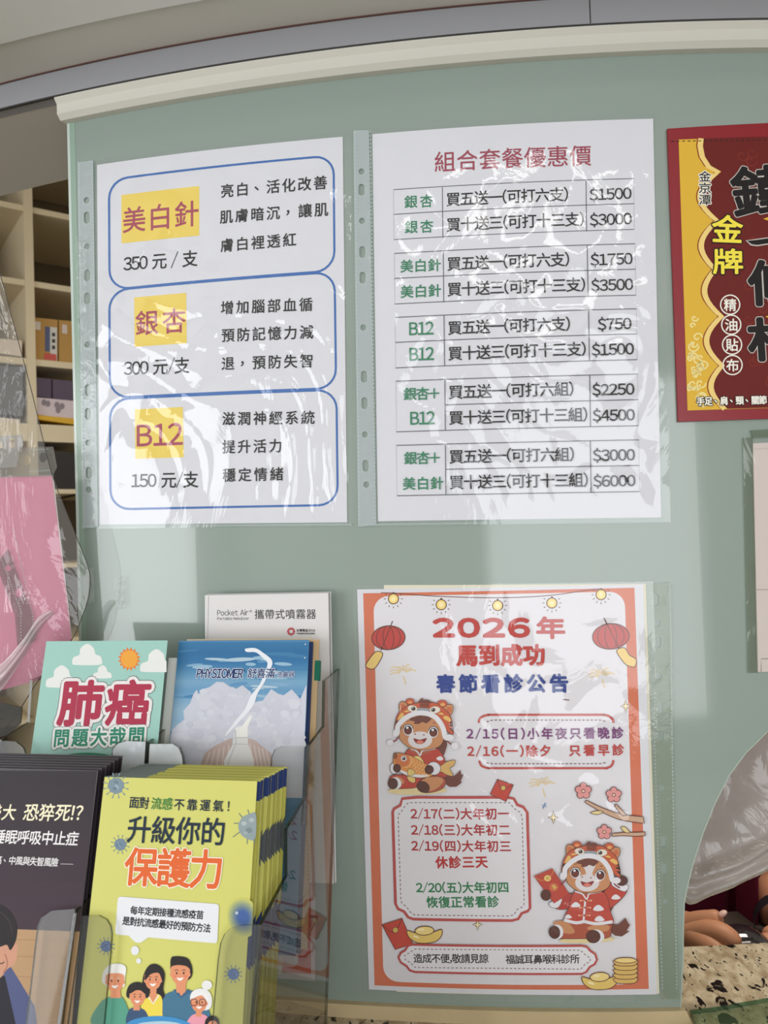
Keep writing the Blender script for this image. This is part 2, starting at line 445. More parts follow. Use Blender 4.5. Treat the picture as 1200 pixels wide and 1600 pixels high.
# clear polished margin of the glass at its free end
prism('polished_edge', sl, [[(-.2600, -.353), (-.2575, -.353), (-.2575, .3485), (-.2600, .3485)]], .0001, .0004, mat('edge_bright', (196, 210, 204), .15, .6), scr)
prism('edge_bevel', sl, [[(-.2575, -.353), (-.2525, -.353), (-.2525, .3485), (-.2575, .3485)]], .00005, .0002, mat('edge_mid', (148, 172, 158), .2, .6), scr)
# bevel of the arch
bev = [(x-.0015, y) for x, y in arch_l[:12]]
prism('arch_bevel', sl, [arch_l[:14]+[(x-.0012, y+.0004) for x, y in arch_l[:14]][::-1]], .00005, .0003, mat('edge_arch', (164, 176, 166), .2, .6), scr)
# clear green glass plate lying on the counter in front of the opening
def horiz(px, py, z):
    d = ray(px, py); t = z/d.z; return (d.x*t, d.y*t)
class Level:
    curved = False
    def __init__(s, z): s.z = z
    def uv(s, px, py): return horiz(px, py, s.z)
    def P(s, u, v, w=0): return Vector((u, v, s.z+w))+EYE
lv = Level(CT)
pl = [horiz(*p, CT+.004) for p in [(1078, 1578), (1120, 1573), (1160, 1566), (1200, 1559), (1500, 1515), (1500, 1750), (1130, 1750), (1088, 1600)]]
plate = prism('glass_plate', lv, [pl[::-1]], .0005, .004, film('green_plate', (.95, .985, .93), .6, .03, .12, (130, 170, 130)), None, film('green_plate_edge', (.30, .5, .38), 1, .05, .3, (60, 100, 80)))
tag(plate, 'clear green glass plate lying on the granite in front of the arched opening', 'glass plate')

# ------------------------------------------------------------------ film sleeves
sleeve_film = film('sleeve_film', (.98, .98, .985), 1, .05, .014, (225, 230, 235), bump=(18, .30, .004, .5))
strip_film = film('strip_film', (.9, .92, .93), 1, .12,   .42, (216, 226, 228), bump=(60, .3, .002))
strip_faint = film('strip_faint', (.9, .92, .9), 1, .15, .16, (190, 200, 180), bump=(60, .2, .002))
weld = film('weld', (.8, .85, .85), 1, .2, .45, (215, 230, 228))
def film_grid(name, surf, q, nu, nv, w, amp, m, parent, sc=28, seed=0, fold=0):
    """film hanging over the px quad q (TL TR BR BL); really rippled by amp metres, flat along its rim"""
    Q = [surf.uv(*p) for p in q]; vs = []; fs = []
    for j in range(nv+1):
        for i in range(nu+1):
            s, t = i/nu, j/nv; u, v = bil(Q, s, t)
            rim = min(1, 12*min(s, 1-s, t, 1-t))
            p = Vector((u*sc+seed, v*sc*.7, seed*1.7)); a = nz.noise(p)+.5*nz.noise(p*2.3+Vector((a_ := nz.noise(p*1.1), a_, 0)))
            d = (abs(a)**.8)*amp
            if fold: d += fold*amp*(1-abs(math.sin((u*1.0+v*.8)*70+9*nz.noise(p*.5))))**4*max(0, nz.noise(p*.35+Vector((3, 1, 0)))+.15)
            vs.append(surf.P(u, v, w+d*rim))
    for j in range(nv):
        for i in range(nu):
            a = j*(nu+1)+i; fs.append((a+nu+1, a+nu+2, a+1, a))
    return mesh_obj(name, vs, fs, m, parent, smooth=True)
def punched(surf, q, holes, w, m, parent):
    H = []
    for (x, y, k) in holes:
        H.append(PX(surf, ell(x, y, 4.6, 4.8, n=14)) if k == 'c' else PX(surf, quad_rr([(x-4.6, y-9), (x+4.6, y-9), (x+4.8, y+9), (x-4.6, y+9)], 4.4, 3)))
    return prism('punched_strip', surf, [PX(surf, q)[::-1]]+H, w, w+.00025, m, parent)
def welds(surf, a, b, n, w, parent, wd=2.2, ln=.5, name='weld_seam'):
    """row of tiny heat-weld marks between two px points: one part of kind stuff"""
    vs, fs = [], []
    for i in range(n):
        x = a[0]+(b[0]-a[0])*(i+.5)/n; y = a[1]+(b[1]-a[1])*(i+.5)/n
        dx, dy = (b[0]-a[0])/n*ln/2, (b[1]-a[1])/n*ln/2; l = math.hypot(dx, dy); nx, ny = -dy/l*wd/2, dx/l*wd/2
        k = len(vs)
        for sx, sy in ((-1, -1), (1, -1), (1, 1), (-1, 1)): vs.append(surf.P(*surf.uv(x+sx*dx+sy*nx, y+sx*dy+sy*ny), w))
        fs.append((k, k+1, k+2, k+3))
    return tag(mesh_obj(name, vs, fs, weld, parent), kind='stuff')
white_paper = mat('white_paper', (222, 223, 230), .6, .25)
def sheet(name, surf, q, label, cat, m=white_paper, w0=.0004, w1=.0006, group=None):
    e = surf.P(*surf.uv((q[3][0]+q[2][0])/2, (q[3][1]+q[2][1])/2), w0)
    r = empty(name, e, label, cat, group)
    prism('paper', surf, [PX(surf, q)[::-1]], w0, w1, m, r)
    return r
def centre(surf, q, w=0): return surf.P(*surf.uv(sum(p[0] for p in q)/4, sum(p[1] for p in q)/4), w)

# price list with three blue boxes
q1 = [(152.1, 258.3), (535.8, 214.2), (542.7, 816.2), (156.3, 819.7)]
s1 = sheet('price_sheet', sl, q1, 'white sheet of three blue-outlined boxes with yellow-backed headings, in the sleeve', 'notice')
I = Ink(sl, .0007)
BL = (58, 108, 178); YE = (240, 212, 96); MG = (168, 68, 92); BK = (18, 18, 20); GR = (46, 112, 84); DR = (158, 62, 82)
boxes = [[(171, 281), (521.5, 243), (523, 423), (172, 453)], [(171.5, 454), (523, 425), (525.5, 606.5), (172.5, 622)], [(172.5, 624), (526, 609), (528, 789), (173.5, 796)]]
for b in boxes: I.stroke(quad_rr(b, 30), 3.4, BL, True)
for p in ([(190.5, 305.4), (312, 291.2), (312, 368.6), (190.8, 380.9)], [(210.4, 465.2), (291.6, 458), (292.4, 536.8), (211.2, 542.2)], [(211.5, 639.9), (286.3, 636.1), (287.8, 714.6), (212.3, 717)]): I.poly(p, YE)
I.text('美白針', 193, 361.5, 310.4, 349.5, MG, 37, .45); I.text('銀杏', 213, 521.5, 290.5, 516, MG, 36, .45); I.text('B12', 215, 697.4, 286, 694.7, MG, 33, .5)
I.text('350 元 / 支', 194, 423, 309, 414, BK, 23.5, .3); I.text('300 元/支', 194.7, 586, 296.6, 581, BK, 23.5, .3); I.text('150 元/支', 206.5, 761, 310.4, 759.5, BK, 23.5, .3)
for t, a, b, c, d in [('亮白、活化改善', 346.5, 308, 511, 294), ('肌膚暗沉，讓肌', 344.5, 348.5, 512.8, 336), ('膚白裡透紅', 345.7, 393, 463, 383),
    ('增加腦部血循', 346, 490, 488.3, 484.5), ('預防記憶力減', 347.2, 533, 489.8, 527.5), ('退，預防失智', 347.2, 577, 488.3, 572.5),
    ('滋潤神經系統', 348.4, 663, 491.7, 661), ('提升活力', 348.4, 707, 440, 705), ('穩定情緒', 349, 751, 443, 749)]:
    I.text(t, a, b, c, d, (24, 24, 26), 19.5, .3)
I.done(s1)
sv1 = empty('page_protector', centre(sl, [(121, 255), (549, 207), (552, 822), (130, 826)]), 'clear punched plastic sleeve over the sheet of three blue-outlined boxes', 'plastic sleeve')
film_grid('front_film', sl, [(148, 252), (549, 207), (552, 822), (156, 826)], 110, 150, .0022, .0032, sleeve_film, sv1, 22, 2, 1.0)
st1 = [(123, 255), (147, 252), (155, 824), (131, 826)]
holes1 = [(137, 314, 'c'), (137.3, 341, 'o'), (137.5, 386, 'c'), (138, 431, 'o'), (138, 467, 'o'), (138.2, 539, 'c'), (139, 610, 'o'), (139, 647, 'o'), (139.7, 692, 'c'), (140.3, 739, 'o'), (140.3, 765, 'c')]
punched(sl, st1, holes1, .0012, strip_film, sv1)
welds(sl, (126, 256), (134, 824), 100, .0017, sv1); welds(sl, (147.5, 254), (155, 820), 100, .0026, sv1)
welds(sl, (130, 822.5), (550, 819.5), 80, .0019, sv1, 3, .9)

# package price list with five tables
q2 = [(582, 210.3), (1020.1, 186.1), (1032.7, 808.5), (590.7, 814.5)]
s2 = sheet('price_table_sheet', sl, q2, 'white sheet with a red heading and five small ruled price tables', 'notice')
I = Ink(sl, .0007)
I.text('組合套餐優惠價', 679.5, 267, 923.5, 256.5, DR, 30, .3)
LN = (70, 72, 78)
Tb = [([(615, 297), (989.8, 279.7), (990.7, 359), (615.8, 375)], 691.2, 915.3, '銀杏', '銀杏', '支', '$1500', '$3000', 0),
      ([(616.3, 396.7), (991.5, 381.5), (993.3, 461.7), (617, 475.5)], 692.5, 917, '美白針', '美白針', '支', '$1750', '$3500', 0),
      ([(617.6, 496.5), (993.7, 483), (995, 562.3), (618.4, 575.3)], 693.8, 919.2, 'B12', 'B12', '支', '$750', '$1500', 0),
      ([(618.9, 596.1), (995.4, 584.9), (996.7, 665.5), (619.7, 675)], 695.1, 920.9, '銀杏+', 'B12', '組', '$2250', '$4500', 1),
      ([(619.7, 696.2), (997.2, 687.6), (998.5, 768.2), (620.6, 774.7)], 696, 921.8, '銀杏+', '美白針', '組', '$3000', '$6000', 1)]
for q, c1, c2, a, b, unit, p1, p2, merged in Tb:
    W = q[1][0]-q[0][0]; f1, f2 = (c1-q[0][0])/W, (c2-q[0][0])/W; lw = 1.15
    I.stroke(q, lw, LN, True); w = I.w
    I.stroke([bil(q, f1, 0), bil(q, f1, 1)], lw, LN); I.stroke([bil(q, f2, 0), bil(q, f2, 1)], lw, LN)
    I.stroke([bil(q, f1 if merged else 0, .495), bil(q, 1, .495)], lw, LN)
    x0 = q[0][0]-615
    for r, (k, pr, body) in enumerate(((a, p1, '買五送一(可打六%s)' % unit), (b, p2, '買十送三(可打十三%s)' % unit))):
        def at(x, dv): return bil(q, (x+x0-q[0][0])/W, dv+r*.5)
        xs = {'銀杏': (632, 676), '美白針': (624.5, 687), 'B12': (637, 674.5), '銀杏+': (627, 682)}[k]
        bo = .36 if r == 0 else .365
        A, B = at(xs[0], bo), at(xs[1], bo); I.text(k, *A, *B, (44, 128, 92), 18.5 if k != 'B12' else 19.5, .35)
        xe = (887 if unit == '支' else 891) if r == 0 else (911 if unit == '支' else 912)
        A, B = at(697.5, bo), at(xe, bo); I.text(body, *A, *B, BK, 20.5, .3)
        xs = (931, 983) if pr == '$750' else (921, 986)
        A, B = at(xs[0], .39), at(xs[1], .39); I.text(pr, *A, *B, BK, 17, .3)
I.done(s2)
sv2 = empty('page_protector', centre(sl, q2), 'clear punched plastic sleeve over the sheet of ruled price tables', 'plastic sleeve')
film_grid('front_film', sl, [(578, 204), (1035, 178), (1046, 816), (588, 822)], 110, 150, .0024, .0022, sleeve_film, sv2, 24, 9, .6)
holes2 = [(565.2, 269.7, 'c'), (565.2, 297.9, 'o'), (566, 346.4, 'c'), (566.5, 394.9, 'o'), (567, 434.8, 'o'), (568, 512.6, 'c'), (569, 589.2, 'o'), (569.8, 630.4, 'o'), (570.6, 679.3, 'c'), (571.5, 727.9, 'o'), (573, 757.3, 'c')]
punched(sl, [(552.5, 206), (577, 205), (588, 821), (560, 823)], holes2, .0014, strip_film, sv2)
welds(sl, (555, 206), (563, 820), 100, .0019, sv2); welds(sl, (579.5, 206), (588, 818), 100, .0030, sv2)
welds(sl, (560, 820), (1044, 813), 90, .0019, sv2, 3, .9)
# ------------------------------------------------------------------ festive clinic notice
q3 = [(558.2, 920.8), (1004.5, 913), (1025.8, 1552.8), (576.8, 1545)]
q3b = [(600, 914), (1009, 912), (1030, 1552), (620, 1549)]
s3b = sheet('backing_sheet', sl, q3b, 'plain cream sheet just peeping out behind the festive notice', 'paper sheet', mat('cream_paper', (226, 222, 200), .6), .0002, .0004)
s3 = sheet('festive_notice', sl, q3, 'orange-bordered new year notice with two cartoon horses and lanterns', 'notice', w0=.0005, w1=.0007)
I = Ink(sl, .0008, 9e-6)
OR = (214, 116, 84); RD = (192, 62, 56); BR = (98, 52, 44); PK = (222, 140, 136); LY = (238, 220, 160); WH = (228, 226, 232); DY = (214, 182, 96)
I.poly([(567.7, 926.9), (990.7, 918.2), (1013.2, 1544.1), (585.5, 1538.5)], OR)
I.poly(quad_rr([(583.5, 931.5), (975.5, 924), (995, 1537.5), (599.5, 1533)], 24), WH)
I.T(540, 900, 2.3077)
# fairy lights
I.stroke([(128, 60), (190, 62), (300, 71), (420, 76), (540, 78), (660, 75), (760, 67), (850, 54), (915, 46)], 3, BR, sm=True)
for x, y in ((173, 82), (345, 103), (548, 106), (743, 97), (920, 67)):
    I.stroke([(x, y-24), (x, y-16)], 7, BR); I.poly(ell(x, y, 20, 20), BR); I.poly(ell(x, y, 16.5, 16.5), (250, 222, 130)); I.poly(ell(x, y, 9, 9), (255, 238, 180))
    w0 = I.w
    for k in range(9):
        a = math.radians(-30+k*30); I.w = w0
        I.stroke([(x+27*math.cos(a), y+27*math.sin(a)), (x+34*math.cos(a), y+34*math.sin(a))], 2.6, BR)
# lanterns
for cx, cy, rx, ry, pole, tas in ((155, 222, 60, 43, [(170, 162), (128, 268)], [(110, 272), (134, 278), (124, 306), (102, 334), (74, 326), (84, 302)]),
                                  (955, 217, 66, 46, [(930, 150), (986, 264)], [(976, 268), (1004, 258), (1022, 284), (1046, 300), (1040, 326), (1012, 320), (992, 298)])):
    I.stroke(pole, 3.5, BR); I.poly(ell(cx, cy, rx, ry, -4), RD, line=BR, lw=3.5)
    for k in (.32, .72): I.stroke(ell(cx, cy, rx*k, ry, -4), 2.6, BR, True)
    I.stroke([pole[0], pole[1]], 3, BR)
    I.poly(tas, (240, 206, 120), sm=True, line=BR, lw=3)
I.text('2026', 318, 217, 661, 217, RD, 62, 4.4, hs=1.6)
I.text('年', 690, 217, 788, 217, RD, 72, 3.2)
I.text('馬到成功', 402, 316, 715, 313, RD, 70, 3.3)
I.text('春節看診公告', 330, 413, 800, 411, (34, 62, 140), 60, 2.8)
I.stroke([(783, 444), (806, 446)], 3, BR)
FW = (236, 212, 156)
for cx, cy in ((207, 350), (922, 362), (708, 755)):
    w0 = I.w
    for k in range(9):
        a = math.radians(180+k*22.5-(0 if k < 8 else 0)); r0, r1 = 12, 44+8*((k*7) % 3)
        if k in (8,): a = math.radians(80)
        I.w = w0; I.stroke([(cx+r0*math.cos(a), cy+r0*math.sin(a)*.8), (cx+(r0+r1)/2*math.cos(a), cy+(r0+r1)/2*math.sin(a)*.8-3), (cx+r1*math.cos(a), cy+r1*math.sin(a)*.6+4)], 3.6, FW, sm=True)
def sparkle(cx, cy, r):
    P = []
    for k in range(8):
        a = k*math.pi/4; q = r*(1 if k % 2 == 0 else .28)*(1 if k % 4 == 0 or k % 2 else .82); P.append((cx+q*math.sin(a), cy-q*math.cos(a)))
    I.poly(P, (246, 230, 180), line=BR, lw=2.6)
sparkle(1008, 468, 23)
DASH = (120, 84, 84)
# small bracketed box
for ys in ([(480, 528), (484, 513), (498, 503), (520, 499), (545, 499), (900, 499), (925, 499), (946, 503), (960, 514), (965, 528)], [(482, 664), (488, 680), (502, 688), (520, 691), (545, 691), (910, 691), (935, 691), (952, 686), (961, 676), (964, 662)]): I.stroke(ys, 8, (196, 84, 78), sm=True)
for ys in ([(508, 524), (530, 518), (915, 518), (942, 524)], [(508, 672), (530, 675), (915, 675), (942, 670)]): I.dash(ys, 3.4, 8, 7, DASH)
PU = (122, 52, 118)
for t, a, b, c, d, col in (('2/15(日)小年夜只看晚診', 437, 583, 1000, 580, PU), ('2/16(一)除夕', 440, 646, 737, 645, RD), ('只看早診', 806, 644, 1002, 641, RD)): I.text(t, a, b, c, d, col, 38, 1.1)
# the same crop frame, lower half of the notice
I.T(540, 1220, 2.3077)
sparkle(748, 130, 23); sparkle(476, 515, 22)
for g in ([(706, 84), (724, 92)], [(708, 96), (722, 80)], [(712, 100), (718, 76)]): I.stroke(g, 1.6, (70, 130, 190))
big = [(205, 62), (260, 57), (580, 57), (606, 62), (618, 84), (640, 92), (654, 112), (664, 455), (656, 466), (634, 474), (622, 494), (600, 500), (244, 495), (226, 488), (212, 468), (190, 458), (181, 440), (171, 110), (176, 98), (198, 86)]
I.poly(big, (232, 230, 236), sm=False); I.stroke(big, 10, (190, 78, 76), True)
I.dash([(190, 120), (202, 108), (218, 84), (228, 76), (590, 76), (606, 96), (630, 112), (636, 130), (643, 440), (638, 450), (618, 460), (606, 480), (590, 484), (250, 480), (234, 470), (220, 450), (206, 440), (200, 430)], 3, 9, 7, DASH, True)
I.text('2/17(二)大年初一', 236, 132, 590, 132, (178, 46, 54), 38, 1.1); I.text('2/18(三)大年初二', 238, 190, 592, 190, (178, 46, 54), 38, 1.1)
I.text('2/19(四)大年初三', 239, 247, 595, 249, (178, 46, 54), 38, 1.1); I.text('休診三天', 326, 308, 512, 306, (190, 54, 56), 40, 1.6)
I.text('2/20(五)大年初四', 256, 397, 586, 396, (46, 130, 84), 37, 1.1); I.text('恢復正常看診', 294, 450, 553, 448, (46, 130, 84), 38, 1.1)
# red packets
I.poly([(547, -8), (604, 12), (578, 72), (521, 45)], (200, 70, 56), line=BR, lw=3); I.stroke([(547, -8), (562, 26), (604, 12)], 2.4, BR, sm=True); I.poly(ell(568, 23, 9, 9), DY, line=BR, lw=2)
I.poly([(132, 515), (204, 492), (244, 584), (180, 604)], (200, 70, 56), line=BR, lw=3); I.stroke([(132, 515), (176, 542), (204, 492)], 2.4, BR, sm=True); I.poly(ell(181, 534, 10, 10), DY, line=BR, lw=2)
def ingot(cx, cy, k=1):
    I.poly([(cx-62*k, cy-14*k), (cx-28*k, cy-6*k), (cx+26*k, cy-8*k), (cx+62*k, cy-18*k), (cx+58*k, cy+10*k), (cx+30*k, cy+28*k), (cx-22*k, cy+30*k), (cx-54*k, cy+12*k)], (236, 204, 112), sm=True, line=BR, lw=3)
    I.poly(ell(cx, cy-14*k, 34*k, 16*k, -3), (246, 220, 140), line=BR, lw=3); I.poly(ell(cx-12*k, cy-18*k, 12*k, 4.5*k), (255, 240, 190))
    I.poly(ell(cx-30*k, cy+8*k, 12*k, 4*k, 20), (255, 240, 190))
ingot(285, 550)
# bottom banner
ban = [(240, 586), (850, 590), (868, 594), (880, 608), (898, 620), (904, 640), (896, 656), (878, 666), (866, 684), (850, 691), (250, 684), (232, 678), (220, 662), (200, 650), (192, 632), (200, 616), (216, 606), (226, 590)]
I.poly(ban, (236, 234, 240)); I.stroke(ban, 8, (190, 78, 76), True)
I.dash([(248, 602), (845, 606), (862, 622), (880, 634), (880, 646), (862, 656), (846, 674), (252, 668), (236, 652), (216, 640), (214, 624), (234, 614)], 3, 8, 7, DASH, True)
I.text('造成不便,敬請見諒', 247, 648, 515, 649, (30, 28, 34), 31, .6); I.text('福誠耳鼻喉科診所', 577, 652, 842, 650, (30, 28, 34), 31, .6)
ingot(914, 716, 1.02)
for k in range(5):
    yy = 712-k*16; I.poly([(968, yy-6), (1044, yy-8), (1046, yy+6), (1030, yy+13), (985, yy+13), (968, yy+6)], (224, 186, 104), sm=True, line=BR, lw=2.6)
I.poly(ell(1007, 642, 39, 10), (246, 216, 140), line=BR, lw=2.6)
# blossom branch
BC = (206, 168, 140)
def branch(top, bot): P = smooth_line(top)+smooth_line(bot)[::-1]; I.poly(P, BC, line=BR, lw=3)
branch([(866, 66), (920, 92), (990, 116), (1070, 126)], [(860, 74), (916, 106), (986, 136), (1074, 150)])
branch([(958, 186), (1000, 182), (1040, 182), (1076, 180)], [(958, 196), (1000, 194), (1040, 196), (1077, 194)])
branch([(974, 80), (990, 98), (1010, 120)], [(966, 84), (980, 104), (996, 122)])
for q in ([(880, 112), (904, 104), (926, 108), (906, 118)], [(990, 164), (1004, 162), (1022, 182), (1002, 180)]): I.poly(q, (232, 214, 150), sm=True, line=BR, lw=2.4)
for cx, cy, r in ((855, 33, 22), (964, 47, 21), (930, 180, 20)):
    for k in range(5):
        a = math.radians(-90+72*k); I.poly(ell(cx+r*.8*math.cos(a), cy+r*.8*math.sin(a), r*.62, r*.62, n=16), BR)
    for k in range(5):
        a = math.radians(-90+72*k); I.poly(ell(cx+r*.8*math.cos(a), cy+r*.8*math.sin(a), r*.5, r*.5, n=16), (226, 150, 148))
    I.poly(ell(cx, cy, r*.55, r*.55), (226, 150, 148)); I.poly(ell(cx, cy, r*.34, r*.34), BR); I.poly(ell(cx, cy, r*.22, r*.22), (240, 200, 170))
I.done(s3)
w_top = I.w
# the two cartoon horses: flat printed pictures
HB = (204, 142, 98); HD = (92, 48, 40); HW = (226, 220, 222); HR = (192, 70, 56); HH = (200, 92, 60); MN = (112, 62, 52); OL = (52, 34, 34); WHT = (232, 230, 236)
def horse(I, V):
    """V=0 sits hugging a gold carp, V=1 sits waving with a red packet; both drawn in 1200-unit squares"""
    def E(*a, **k): I.poly(ell(*a), k.get('c'), line=k.get('l'), lw=k.get('w', 6))
    if V == 0:
        I.T(590, 1070, 8)
        E(500, 1310, 370, 50, -1, c=(232, 212, 160))
        I.poly([(850, 1120), (960, 1130), (1040, 1050), (1045, 1110), (1072, 1110), (1040, 1190), (1055, 1205), (985, 1260), (900, 1262), (840, 1220)], MN)     # tail
        I.poly([(830, 650), (870, 720), (850, 810), (820, 870), (760, 850), (730, 780)], MN, sm=True)
        I.poly([(410, 790), (700, 770), (800, 840), (850, 960), (850, 1140), (400, 1140), (330, 900), (360, 830)], HR, sm=True, line=OL, lw=6)
        I.poly([(400, 790), (540, 870), (700, 790), (560, 740)], (178, 96, 70), sm=True)
        I.poly([(740, 900), (790, 880), (822, 915), (790, 935), (750, 925)], WHT, sm=True)
        I.stroke([(415, 785), (490, 815), (535, 870), (560, 815), (640, 800), (725, 785)], 16, WHT, sm=True)
        I.poly(ell(210, 1030, 50, 70), WHT, line=OL, lw=6)
        I.poly([(150, 1160), (230, 1110), (480, 1130), (560, 1200), (480, 1270), (250, 1285), (170, 1270)], HR, sm=True, line=OL, lw=6)          # leg near
        I.poly([(230, 1130), (300, 1150), (340, 1200), (300, 1220)], HB, sm=True)
        E(225, 1215, 80, 72, 30, c=WHT); E(196, 1220, 60, 68, -12, c=HD, l=OL)
        I.poly([(520, 1200), (640, 1130), (800, 1130), (856, 1200), (800, 1290), (640, 1335), (540, 1310)], (176, 84, 60), sm=True, line=OL, lw=6)
        I.poly([(545, 1200), (650, 1140), (790, 1150), (820, 1200), (740, 1280), (640, 1310)], HB, sm=True)
        E(572, 1262, 84, 66, 30, c=HD, l=OL)
        # carp
        I.poly([(660, 1010), (780, 1000), (860, 950), (968, 930), (950, 1000), (905, 1030), (945, 1125), (860, 1110), (790, 1075), (690, 1110)], (222, 180, 108), sm=True, line=OL, lw=6)
        I.poly([(218, 850), (300, 842), (440, 880), (560, 940), (640, 1020), (700, 1110), (560, 1150), (400, 1130), (290, 1080), (215, 1000), (200, 930)], (226, 150, 80), sm=True, line=OL, lw=6)
        I.poly([(225, 1000), (300, 1050), (440, 1100), (640, 1115), (560, 1145), (400, 1125), (290, 1075)], WHT, sm=True)
        w0 = I.w
        for r_ in range(4):
            for c_ in range(6):
                x, y = 440+c_*38+r_*8, 930+r_*46+c_*16
                if x < 660-r_*6: I.w = w0; I.stroke(ell(x, y, 22, 24, 20, 8, -70, 100), 5, (246, 208, 150))
        I.poly([(455, 885), (530, 880), (585, 960), (540, 940)], (238, 206, 130), sm=True, line=OL, lw=5)
        I.poly([(390, 1040), (450, 1050), (470, 1090), (430, 1120), (380, 1110)], (230, 200, 120), sm=True, line=OL, lw=5)
        I.poly([(375, 1130), (470, 1150), (465, 1210), (400, 1190)], (230, 200, 120), sm=True, line=OL, lw=5)
        E(310, 930, 95, 80, 10, c=(210, 120, 70)); I.stroke([(410, 880), (430, 940), (400, 1000), (340, 1020)], 8, (246, 208, 150), sm=True)
        E(332, 908, 36, 34, c=WHT); E(332, 908, 22, 22, c=OL); E(326, 902, 7, 7, c=WHT); E(225, 872, 22, 34, c=(150, 90, 60), l=OL)
        E(248, 1028, 46, 50, c=HD, l=OL)
        I.poly(ell(705, 1030, 85, 82, 30), WHT, line=OL, lw=6); E(648, 1045, 54, 54, c=HD, l=OL)
        dx = dy = 0; blaze = False
    else:
        I.T(820, 1300, 6.667)
        E(640, 1105, 290, 34, -2, c=(232, 212, 160))
        I.poly([(870, 930), (960, 950), (1040, 875), (1068, 930), (1086, 950), (1050, 1010), (1082, 1015), (1000, 1070), (930, 1060), (870, 1010)], MN)
        I.poly([(840, 700), (910, 740), (930, 730), (900, 790), (880, 830), (830, 790)], MN)
        I.poly([(330, 660), (500, 625), (520, 700), (440, 780), (330, 785), (280, 730)], (180, 62, 54), sm=True, line=OL, lw=5)              # sleeve with packet
        I.poly([(250, 720), (340, 690), (375, 670), (380, 700), (340, 770), (270, 765)], WHT, sm=True, line=OL, lw=4)
        I.poly([(90, 445), (280, 365), (455, 625), (300, 725)], HR, line=(150, 50, 44), lw=5)
        I.stroke([(90, 450), (160, 485), (232, 470), (280, 420), (292, 380)], 4, DY, sm=True); E(232, 465, 36, 32, c=(238, 208, 130)); E(232, 465, 20, 18, c=(214, 176, 96)); E(296, 556, 46, 44, c=(210, 110, 76)); I.poly([(275, 540), (300, 530), (330, 560), (300, 585)], DY)
        E(215, 640, 50, 56, c=HD, l=OL)
        I.poly([(800, 640), (930, 480), (1050, 560), (1030, 640), (930, 740), (850, 780)], HR, sm=True, line=OL, lw=5)                     # raised sleeve
        I.poly([(905, 480), (940, 470), (1060, 540), (1050, 590), (1010, 600), (900, 540)], WHT, sm=True, line=OL, lw=4)
        E(1000, 490, 60, 52, c=HD, l=OL)
        I.poly([(440, 880), (600, 880), (880, 880), (890, 1000), (860, 1080), (640, 1090), (360, 1090), (300, 1060)], (176, 84, 60), sm=True, line=OL, lw=5)
        I.poly([(290, 930), (400, 905), (480, 960), (510, 1030), (400, 1030)], HB, sm=True); I.poly([(640, 980), (780, 930), (870, 960), (850, 1010), (740, 1020)], HB, sm=True)
        E(330, 1020, 64, 76, -8, c=WHT); E(303, 1024, 56, 66, -12, c=HD, l=OL); E(735, 1065, 84, 70, 10, c=WHT); E(704, 1068, 72, 66, 8, c=HD, l=OL)
        I.poly([(520, 600), (620, 640), (780, 600), (850, 660), (880, 800), (910, 930), (740, 940), (610, 930), (440, 920), (400, 890), (440, 790), (480, 660)], HR, sm=True, line=OL, lw=5)
        I.stroke([(402, 895), (520, 925), (600, 915), (620, 915), (740, 935), (905, 915)], 32, WHT, sm=True)
        I.stroke([(622, 690), (612, 800), (604, 910)], 20, WHT)
        for bx, by in ((628, 695), (620, 768), (612, 848)): I.stroke([(bx-52, by), (bx+52, by)], 9, (236, 160, 120)); E(bx-54, by, 9, 9, c=(240, 190, 150)); E(bx+54, by, 9, 9, c=(240, 190, 150)); E(bx, by, 12, 10, c=(150, 50, 44))
        for bx, by, k in ((525, 740, 1), (758, 775, 1.2), (445, 862, .8), (768, 885, 1.1), (938, 660, 1)):
            I.poly([(bx-45*k, by+14*k), (bx-30*k, by-16*k), (bx, by-30*k), (bx+30*k, by-14*k), (bx+46*k, by+12*k), (bx, by+24*k)], WHT, sm=True)
        I.poly([(520, 600), (640, 640), (780, 600), (650, 570)], (178, 96, 70), sm=True)
        I.stroke([(515, 600), (590, 625), (635, 680), (660, 625), (720, 612), (785, 600)], 14, WHT, sm=True)
        blaze = True
    # head, the same in both, in its own frame mapped by (ax, ay, k)
    ax, ay, k = (0, 0, 1) if V == 0 else (175, -60, .85)
    if V == 1: fx = lambda x, y: (x*.83+196, y*.83-52)
    else: fx = lambda x, y: (x, y)
    def P(pts, c, l=None, w=6, sm=True): I.poly([fx(*p) for p in pts], c, sm=sm, line=l, lw=w)
    def EE(x, y, rx, ry, c, rot=0, l=None, w=6):
        q = fx(x, y); s_ = .83 if V else 1; I.poly(ell(q[0], q[1], rx*s_, ry*s_, rot), c, line=l, lw=w)
    def ST(pts, w, c): I.stroke([fx(*p) for p in pts], w*(.83 if V else 1), c, sm=True)
    ST([(265, 640), (235, 680), (200, 700)], 16, (140, 40, 52)); ST([(860, 670), (900, 715), (945, 740)], 16, (140, 40, 52))
    if V == 0: EE(162, 710, 42, 40, WHT, 0, (190, 186, 192), 3); EE(966, 750, 46, 46, WHT, 0, (190, 186, 192), 3)
    P([(290, 330), (272, 250), (300, 200), (360, 215), (395, 290)], HB, OL); P([(300, 300), (290, 240), (320, 225), (365, 270)], (204, 110, 72))
    P([(820, 270), (880, 235), (940, 245), (940, 320), (900, 380), (850, 340)], HB, OL); P([(860, 290), (910, 265), (925, 310), (890, 350)], (204, 110, 72))
    EE(410, 200, 55, 40, HH, 0, (90, 50, 40), 5); EE(410, 208, 28, 18, (226, 150, 90)); EE(810, 225, 62, 45, HH, 0, (90, 50, 40), 5); EE(815, 235, 30, 20, (226, 170, 100))
